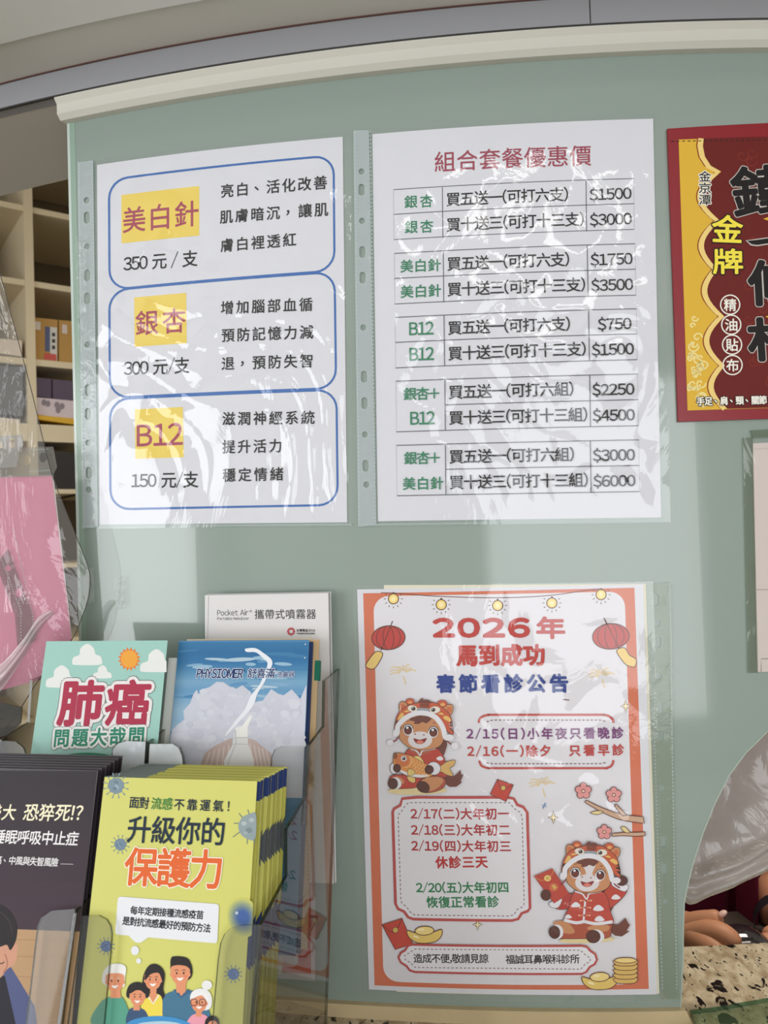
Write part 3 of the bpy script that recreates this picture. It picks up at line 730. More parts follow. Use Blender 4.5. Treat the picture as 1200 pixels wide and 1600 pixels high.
    P([(218, 540), (240, 400), (300, 300), (400, 240), (560, 205), (720, 215), (850, 300), (920, 400), (950, 600), (860, 560), (740, 400), (560, 350), (400, 400), (270, 560)], HH, OL)
    for g in ([(255, 430), (290, 350), (320, 340), (330, 380)], [(820, 400), (860, 375), (910, 410), (900, 450)], [(760, 350), (800, 335), (830, 365)], [(330, 330), (370, 305), (400, 325)]): P(g, (232, 190, 104))
    for g in ([(228, 500), (235, 440), (275, 430)], [(885, 490), (935, 470), (945, 520)], [(900, 530), (945, 530), (945, 580)], [(895, 460), (930, 440), (925, 470)]): P(g, OL, sm=False)
    P([(500, 215), (540, 165), (575, 150), (570, 178), (640, 175), (690, 215), (600, 225)], MN, sm=False)
    for yy in (228, 244, 262): ST([(530, yy), (590, yy+8), (650, yy)], 9, OL)
    P([(480, 285), (570, 278), (650, 290), (640, 325), (500, 320)], (150, 160, 170))
    EE(440, 285, 62, 42, (232, 224, 210), 8, (150, 110, 90), 4); EE(720, 300, 66, 44, (232, 224, 210), -2, (150, 110, 90), 4); EE(452, 286, 26, 24, OL); EE(698, 300, 26, 24, OL); EE(445, 278, 7, 7, WHT); EE(690, 292, 7, 7, WHT)
    P([(290, 560), (320, 460), (400, 400), (560, 370), (700, 410), (790, 500), (830, 640), (790, 740), (680, 790), (520, 800), (400, 770), (300, 690), (274, 620)], HB, OL)
    if blaze: P([(490, 430), (640, 430), (600, 560), (650, 640), (470, 640), (520, 560)], HW)
    EE(535, 675, 150, 106, HW)
    P([(455, 655), (530, 672), (615, 652), (590, 705), (535, 727), (480, 708)], (140, 44, 46)); P([(490, 700), (530, 680), (580, 698), (535, 724)], (228, 130, 110))
    EE(473, 602, 11, 9, (150, 90, 90)); EE(582, 612, 11, 9, (150, 90, 90))
    for ex, ey in ((385, 553), (700, 580)):
        s_ = -1 if ex < 500 else 1
        EE(ex-5*s_, ey-2, 62, 70, WHT); ST([(ex-62, ey-20), (ex-40, ey-56), (ex, ey-72), (ex+45, ey-56), (ex+64, ey-18)], 9, OL)
        EE(ex, ey, 50, 56, OL); EE(ex, ey+14, 42, 40, (112, 52, 46)); EE(ex-8, ey-30, 16, 15, WHT)
    P([(400, 430), (425, 375), (450, 395), (520, 372), (640, 385), (680, 415), (615, 470), (560, 450), (520, 475), (455, 475), (470, 445)], MN, sm=False)
    ST([(370, 445), (385, 438), (400, 440)], 9, (140, 70, 56)); ST([(690, 460), (710, 462), (725, 472)], 9, (140, 70, 56))
    ST([(205, 590), (250, 590), (262, 500), (320, 430), (390, 380), (480, 345), (590, 340), (700, 375), (770, 440), (820, 530), (850, 640), (905, 650)], 62, WHT)
    EE(235, 590, 40, 46, WHT); EE(900, 645, 52, 40, WHT)
for V in (0, 1):
    J = Ink(sl, w_top+2e-5, 7e-6); horse(J, V); J.done(s3, 'printed_horse')
sv3 = empty('page_protector', centre(sl, q3), 'clear punched plastic sleeve over the orange-bordered festive notice', 'plastic sleeve')
film_grid('front_film', sl, [(553, 914), (1018, 908), (1040, 1560), (566, 1552)], 110, 150, .0034, .0016, sleeve_film, sv3, 22, 17, .5)
h3 = [(1024, 936.8, 'o'), (1027.5, 973.7, 'c'), (1027.5, 1002.7, 'o'), (1029, 1056, 'c'), (1030, 1105.8, 'o'), (1031.5, 1149.3, 'o'), (1033.4, 1231.5, 'c'), (1035.6, 1314, 'o'), (1037, 1357, 'o'), (1038, 1408, 'c')]
punched(sl, [(1009, 912), (1047, 910), (1054, 1400), (1060, 1560), (1032, 1560), (1018, 1200)], h3, .0012, strip_faint, sv3)
welds(sl, (1014, 915), (1034, 1545), 110, .0016, sv3, 1.8); welds(sl, (1044, 915), (1056, 1545), 110, .0016, sv3, 1.8)
# ------------------------------------------------------------------ herbal patch pack taped to the glass
pk = Bow(.0025)
qp = [(1043, 201), (1420, 186), (1433, 648), (1060, 659)]
pack = empty('patch_pack', centre(pk, qp), 'red and gold foil pack of herbal patches stuck on the green glass', 'medicine pack')
prism('pouch', pk, [PX(pk, qp)[::-1]], -.0022, 0, mat('pack_red', (136, 14, 30), .35, .5, bump=(9, .25, .004)), pack)
I = Ink(pk, .0002, 8e-6); I.T(1000, 180, 3.077)
GD = (222, 178, 58); GL = (238, 208, 128); DKR = (104, 24, 20); PW = (240, 236, 226)
I.poly([(185, 118), (1260, 100), (1290, 1392), (228, 1420)], GD)
sc = [(306, 112)]
def arcpts(x0, y0, x1, y1, bulge, n=12): return [(x0+(x1-x0)*t/n-bulge*math.sin(math.pi*t/n), y0+(y1-y0)*t/n) for t in range(n+1)]
cus = [(390, 272), (384, 508), (374, 742), (405, 968), (408, 1204), (420, 1412)]
def scal(dx):
    P = []
    P += [(306+dx, 112), (302+dx, 150), (312+dx, 200), (340+dx, 244), cus[0]]
    for (a, b), bu in zip(zip(cus, cus[1:]), (86, 72, 66, 74, 60)): P += arcpts(a[0], a[1], b[0], b[1], bu)[1:]
    return [(x+(dx if i > 4 else 0), y) for i, (x, y) in enumerate(P)]
red_edge = scal(0)
I.stroke([(x-30, y) for x, y in red_edge], 5, (130, 34, 24)); 
I.stroke([(x-13, y) for x, y in red_edge], 25, GL)
I.poly(red_edge+[(1290, 1392), (1260, 100)], DKR)
random.seed(3)
def scroll(x, y, r, col, lw, tw=1):
    P = []
    for k in range(16):
        a = k*.42*tw; q = r*(1-k/17); P.append((x+q*math.cos(a), y+q*math.sin(a)))
    I.stroke(P, lw, col, sm=True)
w0 = I.w
for i in range(46):
    x = random.uniform(440, 760); y = random.uniform(140, 1390); I.w = w0; scroll(x, y, random.uniform(16, 34), (124, 38, 26), 5, random.choice((-1, 1)))
for i in range(26):
    y = random.uniform(960, 1400); x = random.uniform(235, 300); I.w = w0; scroll(x, y, random.uniform(14, 34), (240, 222, 150), 7, random.choice((-1, 1)))
I.dash([(150, 126), (700, 118)], 4, 14, 12, (40, 20, 20))
for t, y in (('金', 322), ('京', 378), ('潭', 434)): I.text(t, 283, y-6, 340, y-6, (30, 26, 26), 48, .8, ((5, PW),))
I.text('金', 345, 600, 490, 606, (244, 226, 74), 125, 3, ((9, (30, 16, 14)),)); I.text('牌', 352, 752, 492, 752, (244, 226, 74), 112, 3, ((9, (30, 16, 14)),))
for t, y, x in (('精', 912, 432), ('油', 1008, 437), ('貼', 1104, 441), ('布', 1202, 443)):
    I.stroke(ell(x, y, 46, 46), 6, PW, True); I.text(t, x-29, y+25, x+29, y+25, PW, 56, 1.2)
BKI = (22, 18, 18)
for (x, y) in ((578, 265), (590, 500), (590, 740), (600, 970)): I.poly([(x, y), (x+60, y-22), (x+60, y+22)], GD)
I.text('鐵', 452, 474, 770, 448, BKI, 225, 7, ((11, (196, 190, 184)),)); 
I.poly([(505, 604), (560, 596), (640, 585), (760, 572), (768, 600), (640, 620), (560, 632), (530, 628)], (196, 190, 184)); I.poly([(512, 606), (560, 601), (640, 590), (754, 578), (762, 596), (640, 614), (560, 626), (535, 622)], BKI)
I.text('條', 526, 896, 790, 888, BKI, 200, 8, ((12, (196, 190, 184)),)); I.text('根', 526, 1164, 790, 1152, BKI, 190, 8, ((12, (196, 190, 184)),))
I.text('手足、肩、頸、關節、筋骨', 272, 1393, 716, 1384, PW, 38, 1.4, ((4.5, (20, 16, 16)),))
I.done(pack)

# sheet in a clear pocket at the frame's edge
qr = [(1175, 693), (1440, 680), (1446, 1044), (1182, 1049.5)]
s4 = sheet('pale_notice_sheet', sl, qr, 'pale pinkish folded sheet in a clear pocket below the red herbal pack', 'notice', mat('pale_paper', (214, 202, 196), .6), w1=.0010)
I = Ink(sl, .0011); I.stroke([(1178, 921.5), (1444, 915)], 1.6, (176, 164, 156)); I.stroke([(1177, 702), (1440, 690)], 1.0, (190, 180, 172))
I.stroke([(1188, 1049), (1188, 1029), (1444, 1024)], 1.1, (120, 112, 108)); I.done(s4)
sv4 = empty('page_protector', centre(sl, qr), 'clear plastic pocket holding the pale folded sheet under the red pack', 'plastic sleeve')
film_grid('front_film', sl, [(1159, 684), (1450, 668), (1452, 1044), (1167, 1051)], 50, 70, .0016, .0008, sleeve_film, sv4, 20, 31, .3)
prism('side_margin', sl, [PX(sl, [(1159, 684), (1175, 684), (1183, 1051), (1167, 1051)])[::-1]], .0011, .0013, film('margin', (.82, .85, .8), 1, .15, .15, (150, 160, 145)), sv4)
prism('top_clip', sl, [PX(sl, [(1171, 673), (1440, 660), (1440, 674), (1174, 685)])[::-1]], .0003, .003, film('pocket_lip', (.8, .84, .78), 1, .15, .25, (150, 160, 145)), sv4)

# strips of clear tape on the screen
tape_m = film('tape', (.96, .97, .97), 1, .05, .10, (235, 240, 240), bump=(120, 1.0, .003))
for q, lab in (([(135, 888), (150, 886), (152, 940), (136, 944)], 'crumpled clear tape where the hanging plastic sheet meets the glass edge'),
               ([(181, 902), (200, 900), (199, 950), (183, 952)], 'small crinkled strip of clear tape stuck on plain green glass'),
               ([(122, 372), (140, 370), (140, 540), (126, 542)], 'long strip of clear tape down the margin of the blue-boxed price sheet')):
    t = film_grid('clear_tape', sl, q, 24, 60, .0032, .0025, tape_m, None, 160, 4, .8); tag(t, lab, 'tape')

# ------------------------------------------------------------------ brochure rack
PS = -.18; TAU = math.radians(15.3)
HU = Vector((math.cos(PS), math.sin(PS), 0)); HB_ = Vector((-math.sin(PS), math.cos(PS), 0)); HV = Vector((0, 0, 1))*math.cos(TAU)+HB_*math.sin(TAU); HN = HU.cross(HV)
def leaning(dist, shift=(0, 0)): return Flat(-HN*dist+HU*shift[0]+HV*shift[1], HU, HV)
acry = film('smoky_acrylic', (.77, .76, .73), 1, .03, .03, (150, 150, 145))
acry_e = film('acrylic_edge', (.30, .32, .28), 1, .1, .25, (70, 76, 66))
acry_f = film('front_acrylic', (.90, .90, .89), .45, .03, .05, (200, 205, 205))
frost = film('milky_acrylic', (.9, .93, .96), 1, .2, .75, (228, 236, 242), bump=(90, .5, .002))
rack_o = leaning(.4605).P(*leaning(.4605).uv(250, 1640))
rack = empty('brochure_rack', rack_o, 'clear smoky acrylic tiered leaflet rack standing on the counter', 'leaflet rack')
F1 = leaning(.4605); F2 = leaning(.5130)
def front(name, surf, px, m=acry_f): return prism(name, surf, [PX(surf, px)[::-1]], -.002, 0, m, rack, acry_e)
front('front_panel', F1, [(409, 1445), (392, 1700), (92, 1690), (128, 1431), (154, 1430.5), (166, 1437), (172, 1447), (174, 1460), (172, 1490), (158, 1640), (318, 1650), (331, 1600), (340, 1500), (344, 1474), (350, 1460), (360, 1450), (375, 1446)][::-1])
front('front_panel', F1, [(-180, 1410), (-150, 1412), (-136, 1430), (-140, 1480), (-170, 1630), (36, 1635), (55, 1471), (58, 1449), (63, 1435), (80, 1423), (93, 1422), (118, 1420), (86, 1690), (-230, 1680)])
front('front_panel', F2, [(232.5, 1161), (270, 1161), (281, 1167), (286, 1180), (288, 1197), (286, 1250), (418, 1254), (422.7, 1196), (424, 1182.7), (429, 1171), (440, 1166), (484, 1165.3), (478, 1290), (222, 1285)])
front('front_panel', F2, [(0, 1157), (25, 1159), (36, 1168), (40, 1180), (40, 1197), (34, 1250), (170, 1252), (174, 1182), (175, 1170), (182.5, 1160), (197, 1156), (229, 1157.5), (218, 1285), (-16, 1280)])
# milky near-white layer over two of the upper tab faces
front('milky_tab', leaning(.5128), [(234, 1162.5), (270, 1162.5), (279, 1168.5), (284, 1181), (286, 1198), (285, 1215), (231, 1213)], frost)
front('milky_tab', leaning(.5128), [(175.5, 1182), (177, 1171), (184, 1162), (197, 1158), (227.5, 1159), (224, 1213), (174, 1212)], frost)
_r = ray(409, 1444); _p = _r*(F1.O.dot(HN)/_r.dot(HN))
prof = [(409, 1445), (449, 1369), (449, 1296), (480, 1244), (484, 1165), (507, 1135), (508, 1064), (531, 1045), (511, 1600), (509, 1660), (389, 1690)]
HWd = Vector((math.sin(.285), math.cos(.285), 0)); W0 = Flat(_p, HWd, (0, 0, 1)); pf = PX(W0, prof); pf = [(x, max(y, CT+.003-_p.z)) for x, y in pf]
for k in range(3):
    Wk = Flat(_p-HU*.1145*k, HWd, (0, 0, 1))
    prism('side_wall' if k != 1 else 'divider', Wk, [pf if sarea(pf) > 0 else pf[::-1]], -.0022, 0, acry, rack, acry_e)
# floors and back plates of the pockets
def plank(name, a, b, m=acry):   # plate spanning the rack between two points of the side profile
    (x0, y0), (x1, y1) = a, b; L = math.hypot(x1-x0, y1-y0); d = (HB_*(x1-x0)+Vector((0, 0, y1-y0))).normalized()
    s_ = Flat(_p+HB_*x0+Vector((0, 0, y0)), HU, d); return prism(name, s_, [[(-.229, 0), (-.0005, 0), (-.0005, L), (-.229, L)]], -.002, 0, m, rack, acry_e)
zb = CT+.004-_p.z
plank('base_plate', (pf[-1][0]+.002, zb), (pf[-3][0]-.002, zb), film('base_acr', (.85, .86, .84), 1, .05, .05))
UPR = W0.uv(480, 1244); plank('pocket_floor', (UPR[0], UPR[1]-.10), (UPR[0]+.045, UPR[1]-.10), film('base_acr', (.85, .86, .84)))

def brochure(name, surf, px_tl, wd, ht, label, cat, m, w0=-.0004, w1=0, group=None, parent_only=True):
    u, v = surf.uv(*px_tl); q = [(u, v-ht), (u+wd, v-ht), (u+wd, v), (u, v)]
    r = empty(name, surf.P(u+wd/2, v-ht, (w0+w1)/2), label, cat, group)
    prism('paper', surf, [q], w0, w1, m, r)
    return r, u, v
YB = (210, 209, 112)
yel = mat('yellow_green_paper', YB, .45, .4)
yel_edge = mat('yellow_paper_side', (192, 189, 88), .55)
navy = ink((42, 62, 120))
# stack of yellow flyers; the frontmost carries the visible print, those behind show top, side and blue corners
Ny = 11
ORDN = ['first', 'second', 'third', 'fourth', 'fifth', 'sixth', 'seventh', 'eighth', 'ninth', 'tenth', 'eleventh']
for i in range(Ny, -1, -1):
    t = i/Ny
    sf = leaning(.4652+.036*t, (.0066*t, -.0004*i+.0115*t)); u, v = leaning(.4652).uv(163.5, 1214)
    jit = random.uniform(-.0006, .0006); uo = u+jit*(i > 0)
    if i == 0: lab = 'frontmost yellow flyer about flu protection with a cartoon family'
    else: lab = 'yellow flu flyer, %s behind the printed front one in the rack' % ORDN[i-1]
    r = empty('flu_flyer', sf.P(uo+.05, v-.205), lab, 'flyer', 'yellow flu flyers stacked in the rack' if i else None)
    prism('paper', sf, [[(uo, v-.205), (uo+.0995, v-.205), (uo+.0995, v), (uo, v)]], -.0005-.0004*(i % 3), 0, yel if i % 2 == 0 else yel_edge, r)
    if i:
        cm = prism('printed_corner', sf, [[(uo+.0925, v-.012), (uo+.0996, v-.012), (uo+.0996, v-.001), (uo+.0925, v-.001)]], -.00045, .00008, navy, r)
        prism('printed_blot', sf, [[(uo+.095, v-.098), (uo+.0997, v-.102), (uo+.0997, v-.075-.004*(i % 2)), (uo+.096, v-.082)]], -.00045, .00008, navy, r)
        prism('printed_blot', sf, [[(uo+.0, v-.009), (uo+.028-.004*(i % 3), v-.003), (uo+.026, v+.00002), (uo, v+.00002)]], -.00045, .00008, ink((128, 140, 140)), r)
        if i > 2: prism('printed_blot', sf, [[(uo+.096, v-.046), (uo+.0997, v-.05), (uo+.0997, v-.030), (uo+.0965, v-.036)]], -.00045, .00008, ink((86, 92, 96)), r)
    else:
        I = Ink(sf, .0001, 3e-6)
        NV = (26, 44, 62); GN = (66, 132, 64); ORG = (226, 104, 48)
        def virus(cx, cy, r, col, n=12, soft=False):
            w0 = I.w
            for k in range(n):
                a = 2*math.pi*k/n+.2; I.w = w0
                I.stroke([(cx+r*.8*math.cos(a), cy+r*.8*math.sin(a)), (cx+r*1.45*math.cos(a+.08), cy+r*1.45*math.sin(a+.08))], r*.09, col); I.poly(ell(cx+r*1.5*math.cos(a+.08), cy+r*1.5*math.sin(a+.08), r*.13, r*.1, math.degrees(a), n=8), col)
            I.poly([(cx+r*(1+.08*math.sin(k*2.3))*math.cos(k*math.pi/12), cy+r*(1+.08*math.sin(k*2.3))*math.sin(k*math.pi/12)) for k in range(24)], col)
            rnd = random.Random(int(cx)); c2 = tuple(min(255, c+26) for c in col); c3 = tuple(max(0, c-24) for c in col)
            for k in range(8):
                a = rnd.uniform(0, 6.3); d = rnd.uniform(0, .6)*r; I.poly(ell(cx+d*math.cos(a), cy+d*math.sin(a), r*rnd.uniform(.1, .25), r*rnd.uniform(.1, .2), n=10), c2 if k % 2 else c3)
        I.T(0, 1160, 3.636)
        virus(659, 246, 46, (126, 146, 158)); virus(684, 580, 34, (116, 138, 156)); virus(603, 1158, 32, (90, 118, 168))
        I.T(240, 1180, 3.75)
        I.poly([(600, 345), (560, 345), (520, 365), (497, 410), (510, 460), (550, 490), (596, 488)], (146, 160, 164), sm=True)
        for a, b in (((520, 365), (500, 340)), ((500, 400), (470, 398)), ((505, 450), (465, 480)), ((550, 490), (548, 520)), ((560, 345), (552, 318)), ((590, 490), (592, 520))): I.stroke([a, b], 5, (116, 128, 132))
        for x, y, r_, c in ((530, 400, 16, (176, 188, 190)), (560, 440, 20, (122, 138, 144)), (575, 380, 16, (172, 184, 186)), (540, 455, 12, (160, 172, 174))): I.poly(ell(x, y, r_, r_*.8), c)
        # out-of-focus blue virus fading into the yellow: nested rings from paper colour to blue
        for k in range(18):
            f = (k/17)**1.1; c = tuple(int(YB[j]+((70, 100, 160)[j]-YB[j])*min(1, f*1.3)) for j in range(3)); rr = 1-.85*f
            P = [(x, min(y, 1200)) for x, y in ell(525, 950, 96*rr, 118*rr, -15)]; P = [(min(x, 588-(y-800)*.052), y) for x, y in P]; I.poly(P, c)
        I.poly(ell(488, 924, 9, 9), (190, 200, 210))
        virus(468, 1282, 33, (84, 116, 172))
        I.T(0, 0, 1)
        I.text('面對', 202, 1260.5, 232, 1262.5, NV, 17, .25); I.text('流感', 236, 1262.5, 269, 1264, GN, 17.5, .25); I.text('不靠運氣！', 272, 1264, 358, 1267, NV, 17, .25)
        I.text('升級你的', 198.6, 1312, 349.3, 1317.5, NV, 39.5, .6)
        I.text('保護力', 193.9, 1377, 344, 1383, ORG, 56, 1.3, ((2.6, (250, 246, 230)),))
        I.T(0, 1160, 3.636)
        I.poly(quad_rr([(672, 874), (1246, 918), (1236, 1141), (656, 1090)], 18), (232, 234, 240)); I.poly([(735, 1085), (850, 1090), (815, 1128), (790, 1137), (765, 1128)], (232, 234, 240), sm=True)
        I.poly(ell(769, 1181, 23, 26), (232, 234, 240)); I.poly(ell(790, 1240, 14, 15), (232, 234, 240))
        I.T(0, 0, 1)
        I.text('每年定期接種流感疫苗', 204, 1427, 317.9, 1435, (34, 36, 42), 12.4, .35); I.text('是對抗流感最好的預防方法', 191.7, 1443.5, 328.8, 1456, (34, 36, 42), 12.6, .35)
        # the cartoon family
        I.T(0, 1160, 3.636)
        SK = (226, 150, 112); HRK = (38, 34, 36)
        def face(cx, cy, r, hair, sk=SK, smile=True):
            I.poly(ell(cx-r*.95, cy+r*.1, r*.18, r*.25, n=12), sk); I.poly(ell(cx+r*.95, cy+r*.1, r*.18, r*.25, n=12), sk)
            I.poly([(cx-r*.9, cy-r*.8), (cx+r*.9, cy-r*.8), (cx+r*.95, cy+r*.3), (cx+r*.5, cy+r*1.05), (cx-r*.5, cy+r*1.05), (cx-r*.95, cy+r*.3)], sk, sm=True)
            for s_ in (-1, 1):
                I.poly(ell(cx+s_*r*.38, cy-r*.05, r*.09, r*.14, n=10), HRK); I.stroke([(cx+s_*r*.2, cy-r*.34), (cx+s_*r*.42, cy-r*.42), (cx+s_*r*.6, cy-r*.32)], r*.07, hair if hair[0] < 200 else (190, 190, 190), sm=True)
                I.poly(ell(cx+s_*r*.56, cy+r*.3, r*.16, r*.1, n=10), (232, 120, 96))
            I.poly([(cx-r*.35, cy+r*.45), (cx, cy+r*.5), (cx+r*.35, cy+r*.42), (cx+r*.1, cy+r*.75), (cx-r*.18, cy+r*.72)], (250, 250, 250), sm=True)
        # man
        I.poly([(930, 1450), (990, 1410), (1060, 1405), (1150, 1440), (1185, 1600), (900, 1600)], (70, 118, 148), sm=True); I.poly([(990, 1405), (1060, 1405), (1030, 1450)], SK); I.poly([(985, 1405), (1010, 1400), (1030, 1440), (1070, 1398), (1085, 1415), (1030, 1452)], (58, 100, 132))
        I.poly([(1000, 1350), (1060, 1350), (1055, 1420), (1005, 1420)], SK)
        I.poly([(975, 1300), (975, 1240), (985, 1215), (1060, 1222), (1092, 1270), (1090, 1330), (1050, 1350)], HRK, sm=True); face(1026, 1312, 52, HRK); I.poly([(972, 1270), (980, 1218), (1050, 1222), (1080, 1240), (1086, 1290), (1060, 1270), (1000, 1262)], HRK, sm=True)
        # woman
        I.poly([(815, 1330), (850, 1265), (900, 1262), (938, 1310), (930, 1400), (938, 1440), (900, 1480), (830, 1470), (812, 1420)], HRK, sm=True)
        I.poly([(820, 1450), (870, 1425), (920, 1445), (925, 1540), (930, 1600), (800, 1600)], (240, 218, 86), sm=True); I.poly([(845, 1430), (900, 1430), (872, 1478)], SK); I.stroke([(842, 1436), (872, 1484), (904, 1434)], 7, (236, 238, 236)); I.poly([(855, 1395), (892, 1395), (890, 1440), (857, 1440)], SK)
        face(872, 1348, 46, HRK); I.poly([(826, 1350), (835, 1290), (880, 1270), (925, 1300), (925, 1355), (905, 1310), (860, 1315)], HRK, sm=True)
        # grandfather
        I.poly([(570, 1480), (640, 1440), (700, 1450), (740, 1540), (760, 1600), (525, 1600)], (88, 160, 138), sm=True); I.poly([(632, 1400), (684, 1400), (690, 1450), (630, 1450)], SK)
        I.poly([(590, 1370), (596, 1290), (650, 1255), (715, 1270), (712, 1340), (700, 1390)], (234, 234, 232), sm=True); face(656, 1356, 50, (234, 234, 232)); I.poly([(606, 1310), (640, 1262), (712, 1268), (712, 1310), (660, 1298)], (238, 238, 236), sm=True)
        # boy
        I.poly([(735, 1520), (780, 1505), (830, 1525), (845, 1600), (725, 1600)], (58, 84, 120), sm=True); I.poly([(762, 1480), (795, 1480), (798, 1520), (760, 1520)], SK)
        I.poly([(728, 1450), (735, 1380), (790, 1360), (845, 1395), (840, 1450)], HRK, sm=True); face(784, 1445, 42, HRK); I.poly([(740, 1425), (745, 1385), (800, 1370), (835, 1400), (832, 1430), (790, 1402)], HRK, sm=True)
        # grandmother and girl
        I.T(240, 1180, 3.75)
        I.poly([(190, 1575), (230, 1520), (290, 1515), (330, 1545), (340, 1600), (180, 1600)], (236, 158, 176), sm=True); I.poly([(252, 1480), (285, 1480), (285, 1530), (250, 1530)], SK)
        I.poly(ell(315, 1345, 30, 28), (236, 236, 236)); I.poly([(222, 1440), (225, 1390), (270, 1365), (325, 1380), (345, 1430), (335, 1480), (290, 1490)], (236, 236, 236), sm=True)
        face(270, 1448, 46, (236, 236, 236)); I.poly([(224, 1425), (240, 1385), (300, 1385), (330, 1430), (322, 1450), (285, 1405)], (238, 238, 238), sm=True)
        for x in (240, 290): I.stroke(ell(x, 1446, 20, 20), 5, (110, 56, 48), True)
        I.poly(ell(345, 1568, 42, 44), HRK); I.poly(ell(350, 1582, 30, 30), SK)
        I.T(0, 1160, 3.636)
        I.poly([(720, 1640), (730, 1590), (800, 1562), (900, 1552), (1000, 1562), (1080, 1592), (1120, 1640)], (66, 146, 206), sm=True); I.poly([(750, 1640), (780, 1600), (850, 1585), (950, 1582), (1040, 1600), (1090, 1640)], (176, 208, 222), sm=True)
        I.done(r)
# black sleep-apnoea flyers
blk = mat('black_paper', (52, 46, 52), .4, .45); blk_e = mat('black_paper_side', (120, 116, 122), .6)
Nb = 6
for i in range(Nb, -1, -1):
    t = i/Nb; sf = leaning(.4652+.024*t, (.0025*t, .0085*t)); u, v = leaning(.4652).uv(153, 1204)
    lab = 'frontmost dark flyer about stopped breathing in sleep, with a tired man' if i == 0 else 'dark sleep flyer, %s behind the printed front one in the rack' % ORDN[i-1]
    r = empty('sleep_flyer', sf.P(u-.05, v-.205), lab, 'flyer', 'dark sleep flyers stacked in the rack' if i else None)
    prism('paper', sf, [[(u-.0995, v-.205), (u, v-.205), (u, v), (u-.0995, v)]], -.0006, 0, blk, r, blk_e if i % 2 == 0 else None)
    if i == 0:
        I = Ink(sf, .0001, 3e-6); I.T(0, 1160, 3.636); CR = (248, 240, 208)
        w0 = I.w
        for k in range(10):   # printed fade of the ground from near-black to aubergine
            f = k/9; c = (int(50+16*f), int(45+4*f), int(52+8*f)); I.w = w0
            y0 = 160+k*90; I.poly([(-30, y0), (549-(y0-160)*.106, y0+4), (549-(y0-70)*.106, y0+94), (-30, y0+90)], c)
        I.text('聲大', -75, 432, 82, 434, CR, 84, 1.2, shear=.1); I.text('恐猝死!?', 130, 436, 462, 440, CR, 92, 1.2, shear=.1)
        I.text('睡眠呼吸中止症', -38, 566, 440, 580, (240, 238, 240), 74, 1.0, shear=.06); I.text('高、中風與失智風險', -30, 686, 328, 702, (236, 234, 236), 46, .6, shear=.06)
        I.stroke([(345, 690), (417, 692)], 3, (200, 196, 198))
        I.poly([(60, 1060), (455, 1075), (405, 1640), (-30, 1640), (-30, 1060)], (186, 150, 112))
        for k, (a, b) in enumerate(((1120, 1124), (1215, 1222), (1330, 1334), (1420, 1431))): I.stroke([(90, a), (430-(k*14), b)], 5, (170, 132, 96))
        I.poly([(-30, 1280), (60, 1270), (110, 1350), (200, 1500), (215, 1640), (-30, 1640)], (82, 90, 132)); I.poly([(-30, 1300), (30, 1330), (100, 1640), (-30, 1640)], (34, 32, 44))
        I.poly([(-30, 1150), (70, 1130), (100, 1160), (88, 1250), (40, 1290), (10, 1330), (-30, 1340)], (206, 152, 126), sm=True); I.stroke([(30, 1200), (44, 1260), (20, 1310)], 6, (164, 108, 88), sm=True); I.stroke([(-20, 1248), (10, 1256), (26, 1246)], 6, (70, 44, 40), sm=True)
        I.poly([(-30, 930), (30, 935), (80, 990), (100, 1060), (90, 1130), (60, 1180), (40, 1150), (0, 1160), (-30, 1140)], (34, 28, 32), sm=True); I.stroke([(0, 960), (50, 1010), (74, 1090)], 5, (62, 50, 52), sm=True)
        I.done(r)
# teal leaflet
sf = leaning(.5205)
I_ = sf.uv(72.5, 1002)
tw = sf.uv(262, 999)[0]-I_[0]
r2, _, _ = brochure('lung_leaflet', leaning(.5216, (.0012, .0012)), (72.5, 1002), tw, .200, 'second teal leaflet just showing behind the lung cancer leaflet', 'leaflet', mat('teal_paper', (158, 204, 194), .5))
r, u, v = brochure('lung_leaflet', sf, (72.5, 1002), tw, .200, 'teal leaflet on lung cancer with crimson outlined title, clouds and sun', 'leaflet', mat('teal_paper', (158, 204, 194), .5))
I = Ink(sf, .0001, 3e-6); I.T(0, 900, 4); CW = (232, 234, 232)
def cloud(x, y, k, clip=None):
    P = [(x-94*k, y+30*k), (x-86*k, y-4*k), (x-50*k, y-20*k), (x-42*k, y-60*k), (x, y-88*k), (x+40*k, y-62*k), (x+52*k, y-24*k), (x+82*k, y-10*k), (x+94*k, y+24*k), (x+72*k, y+44*k), (x-74*k, y+44*k)]
    P = smooth_line(P, True)
    if clip: P = [(min(a, clip), b) for a, b in P]
    I.poly(P, CW)
cloud(546, 512, 1); cloud(641, 612, .62); cloud(386, 650, 1.05); cloud(978, 552, 1.08, 1041)
I.poly([(808+(72 if k % 2 else 54)*math.cos(k*math.pi/16), 519+(76 if k % 2 else 56)*math.sin(k*math.pi/16)) for k in range(32)], (232, 130, 60)); I.poly(ell(808, 519, 52, 54), (240, 168, 66))
I.poly([(345, 1168), (380, 1130), (470, 1108), (600, 1106), (720, 1130), (790, 1180), (800, 1260), (320, 1260)], (52, 136, 104), sm=True); I.poly([(640, 1250), (636, 1190), (680, 1158), (715, 1190), (720, 1250)], (176, 52, 70), sm=True)
I.text('肺', 362, 906, 625, 906, (176, 50, 78), 262, 9, ((31, (96, 100, 98)), (27, (236, 232, 232)))); I.text('癌', 655, 906, 922, 906, (176, 50, 78), 262, 8, ((31, (96, 100, 98)), (27, (236, 232, 232)))); I.text('肺', 362, 906, 625, 906, (176, 50, 78), 262, 9)
I.text('問題大哉問', 340, 1058, 896, 1044, (48, 138, 110), 104, 3, ((19, (100, 104, 102)), (16, (236, 236, 234))))
I.done(r)
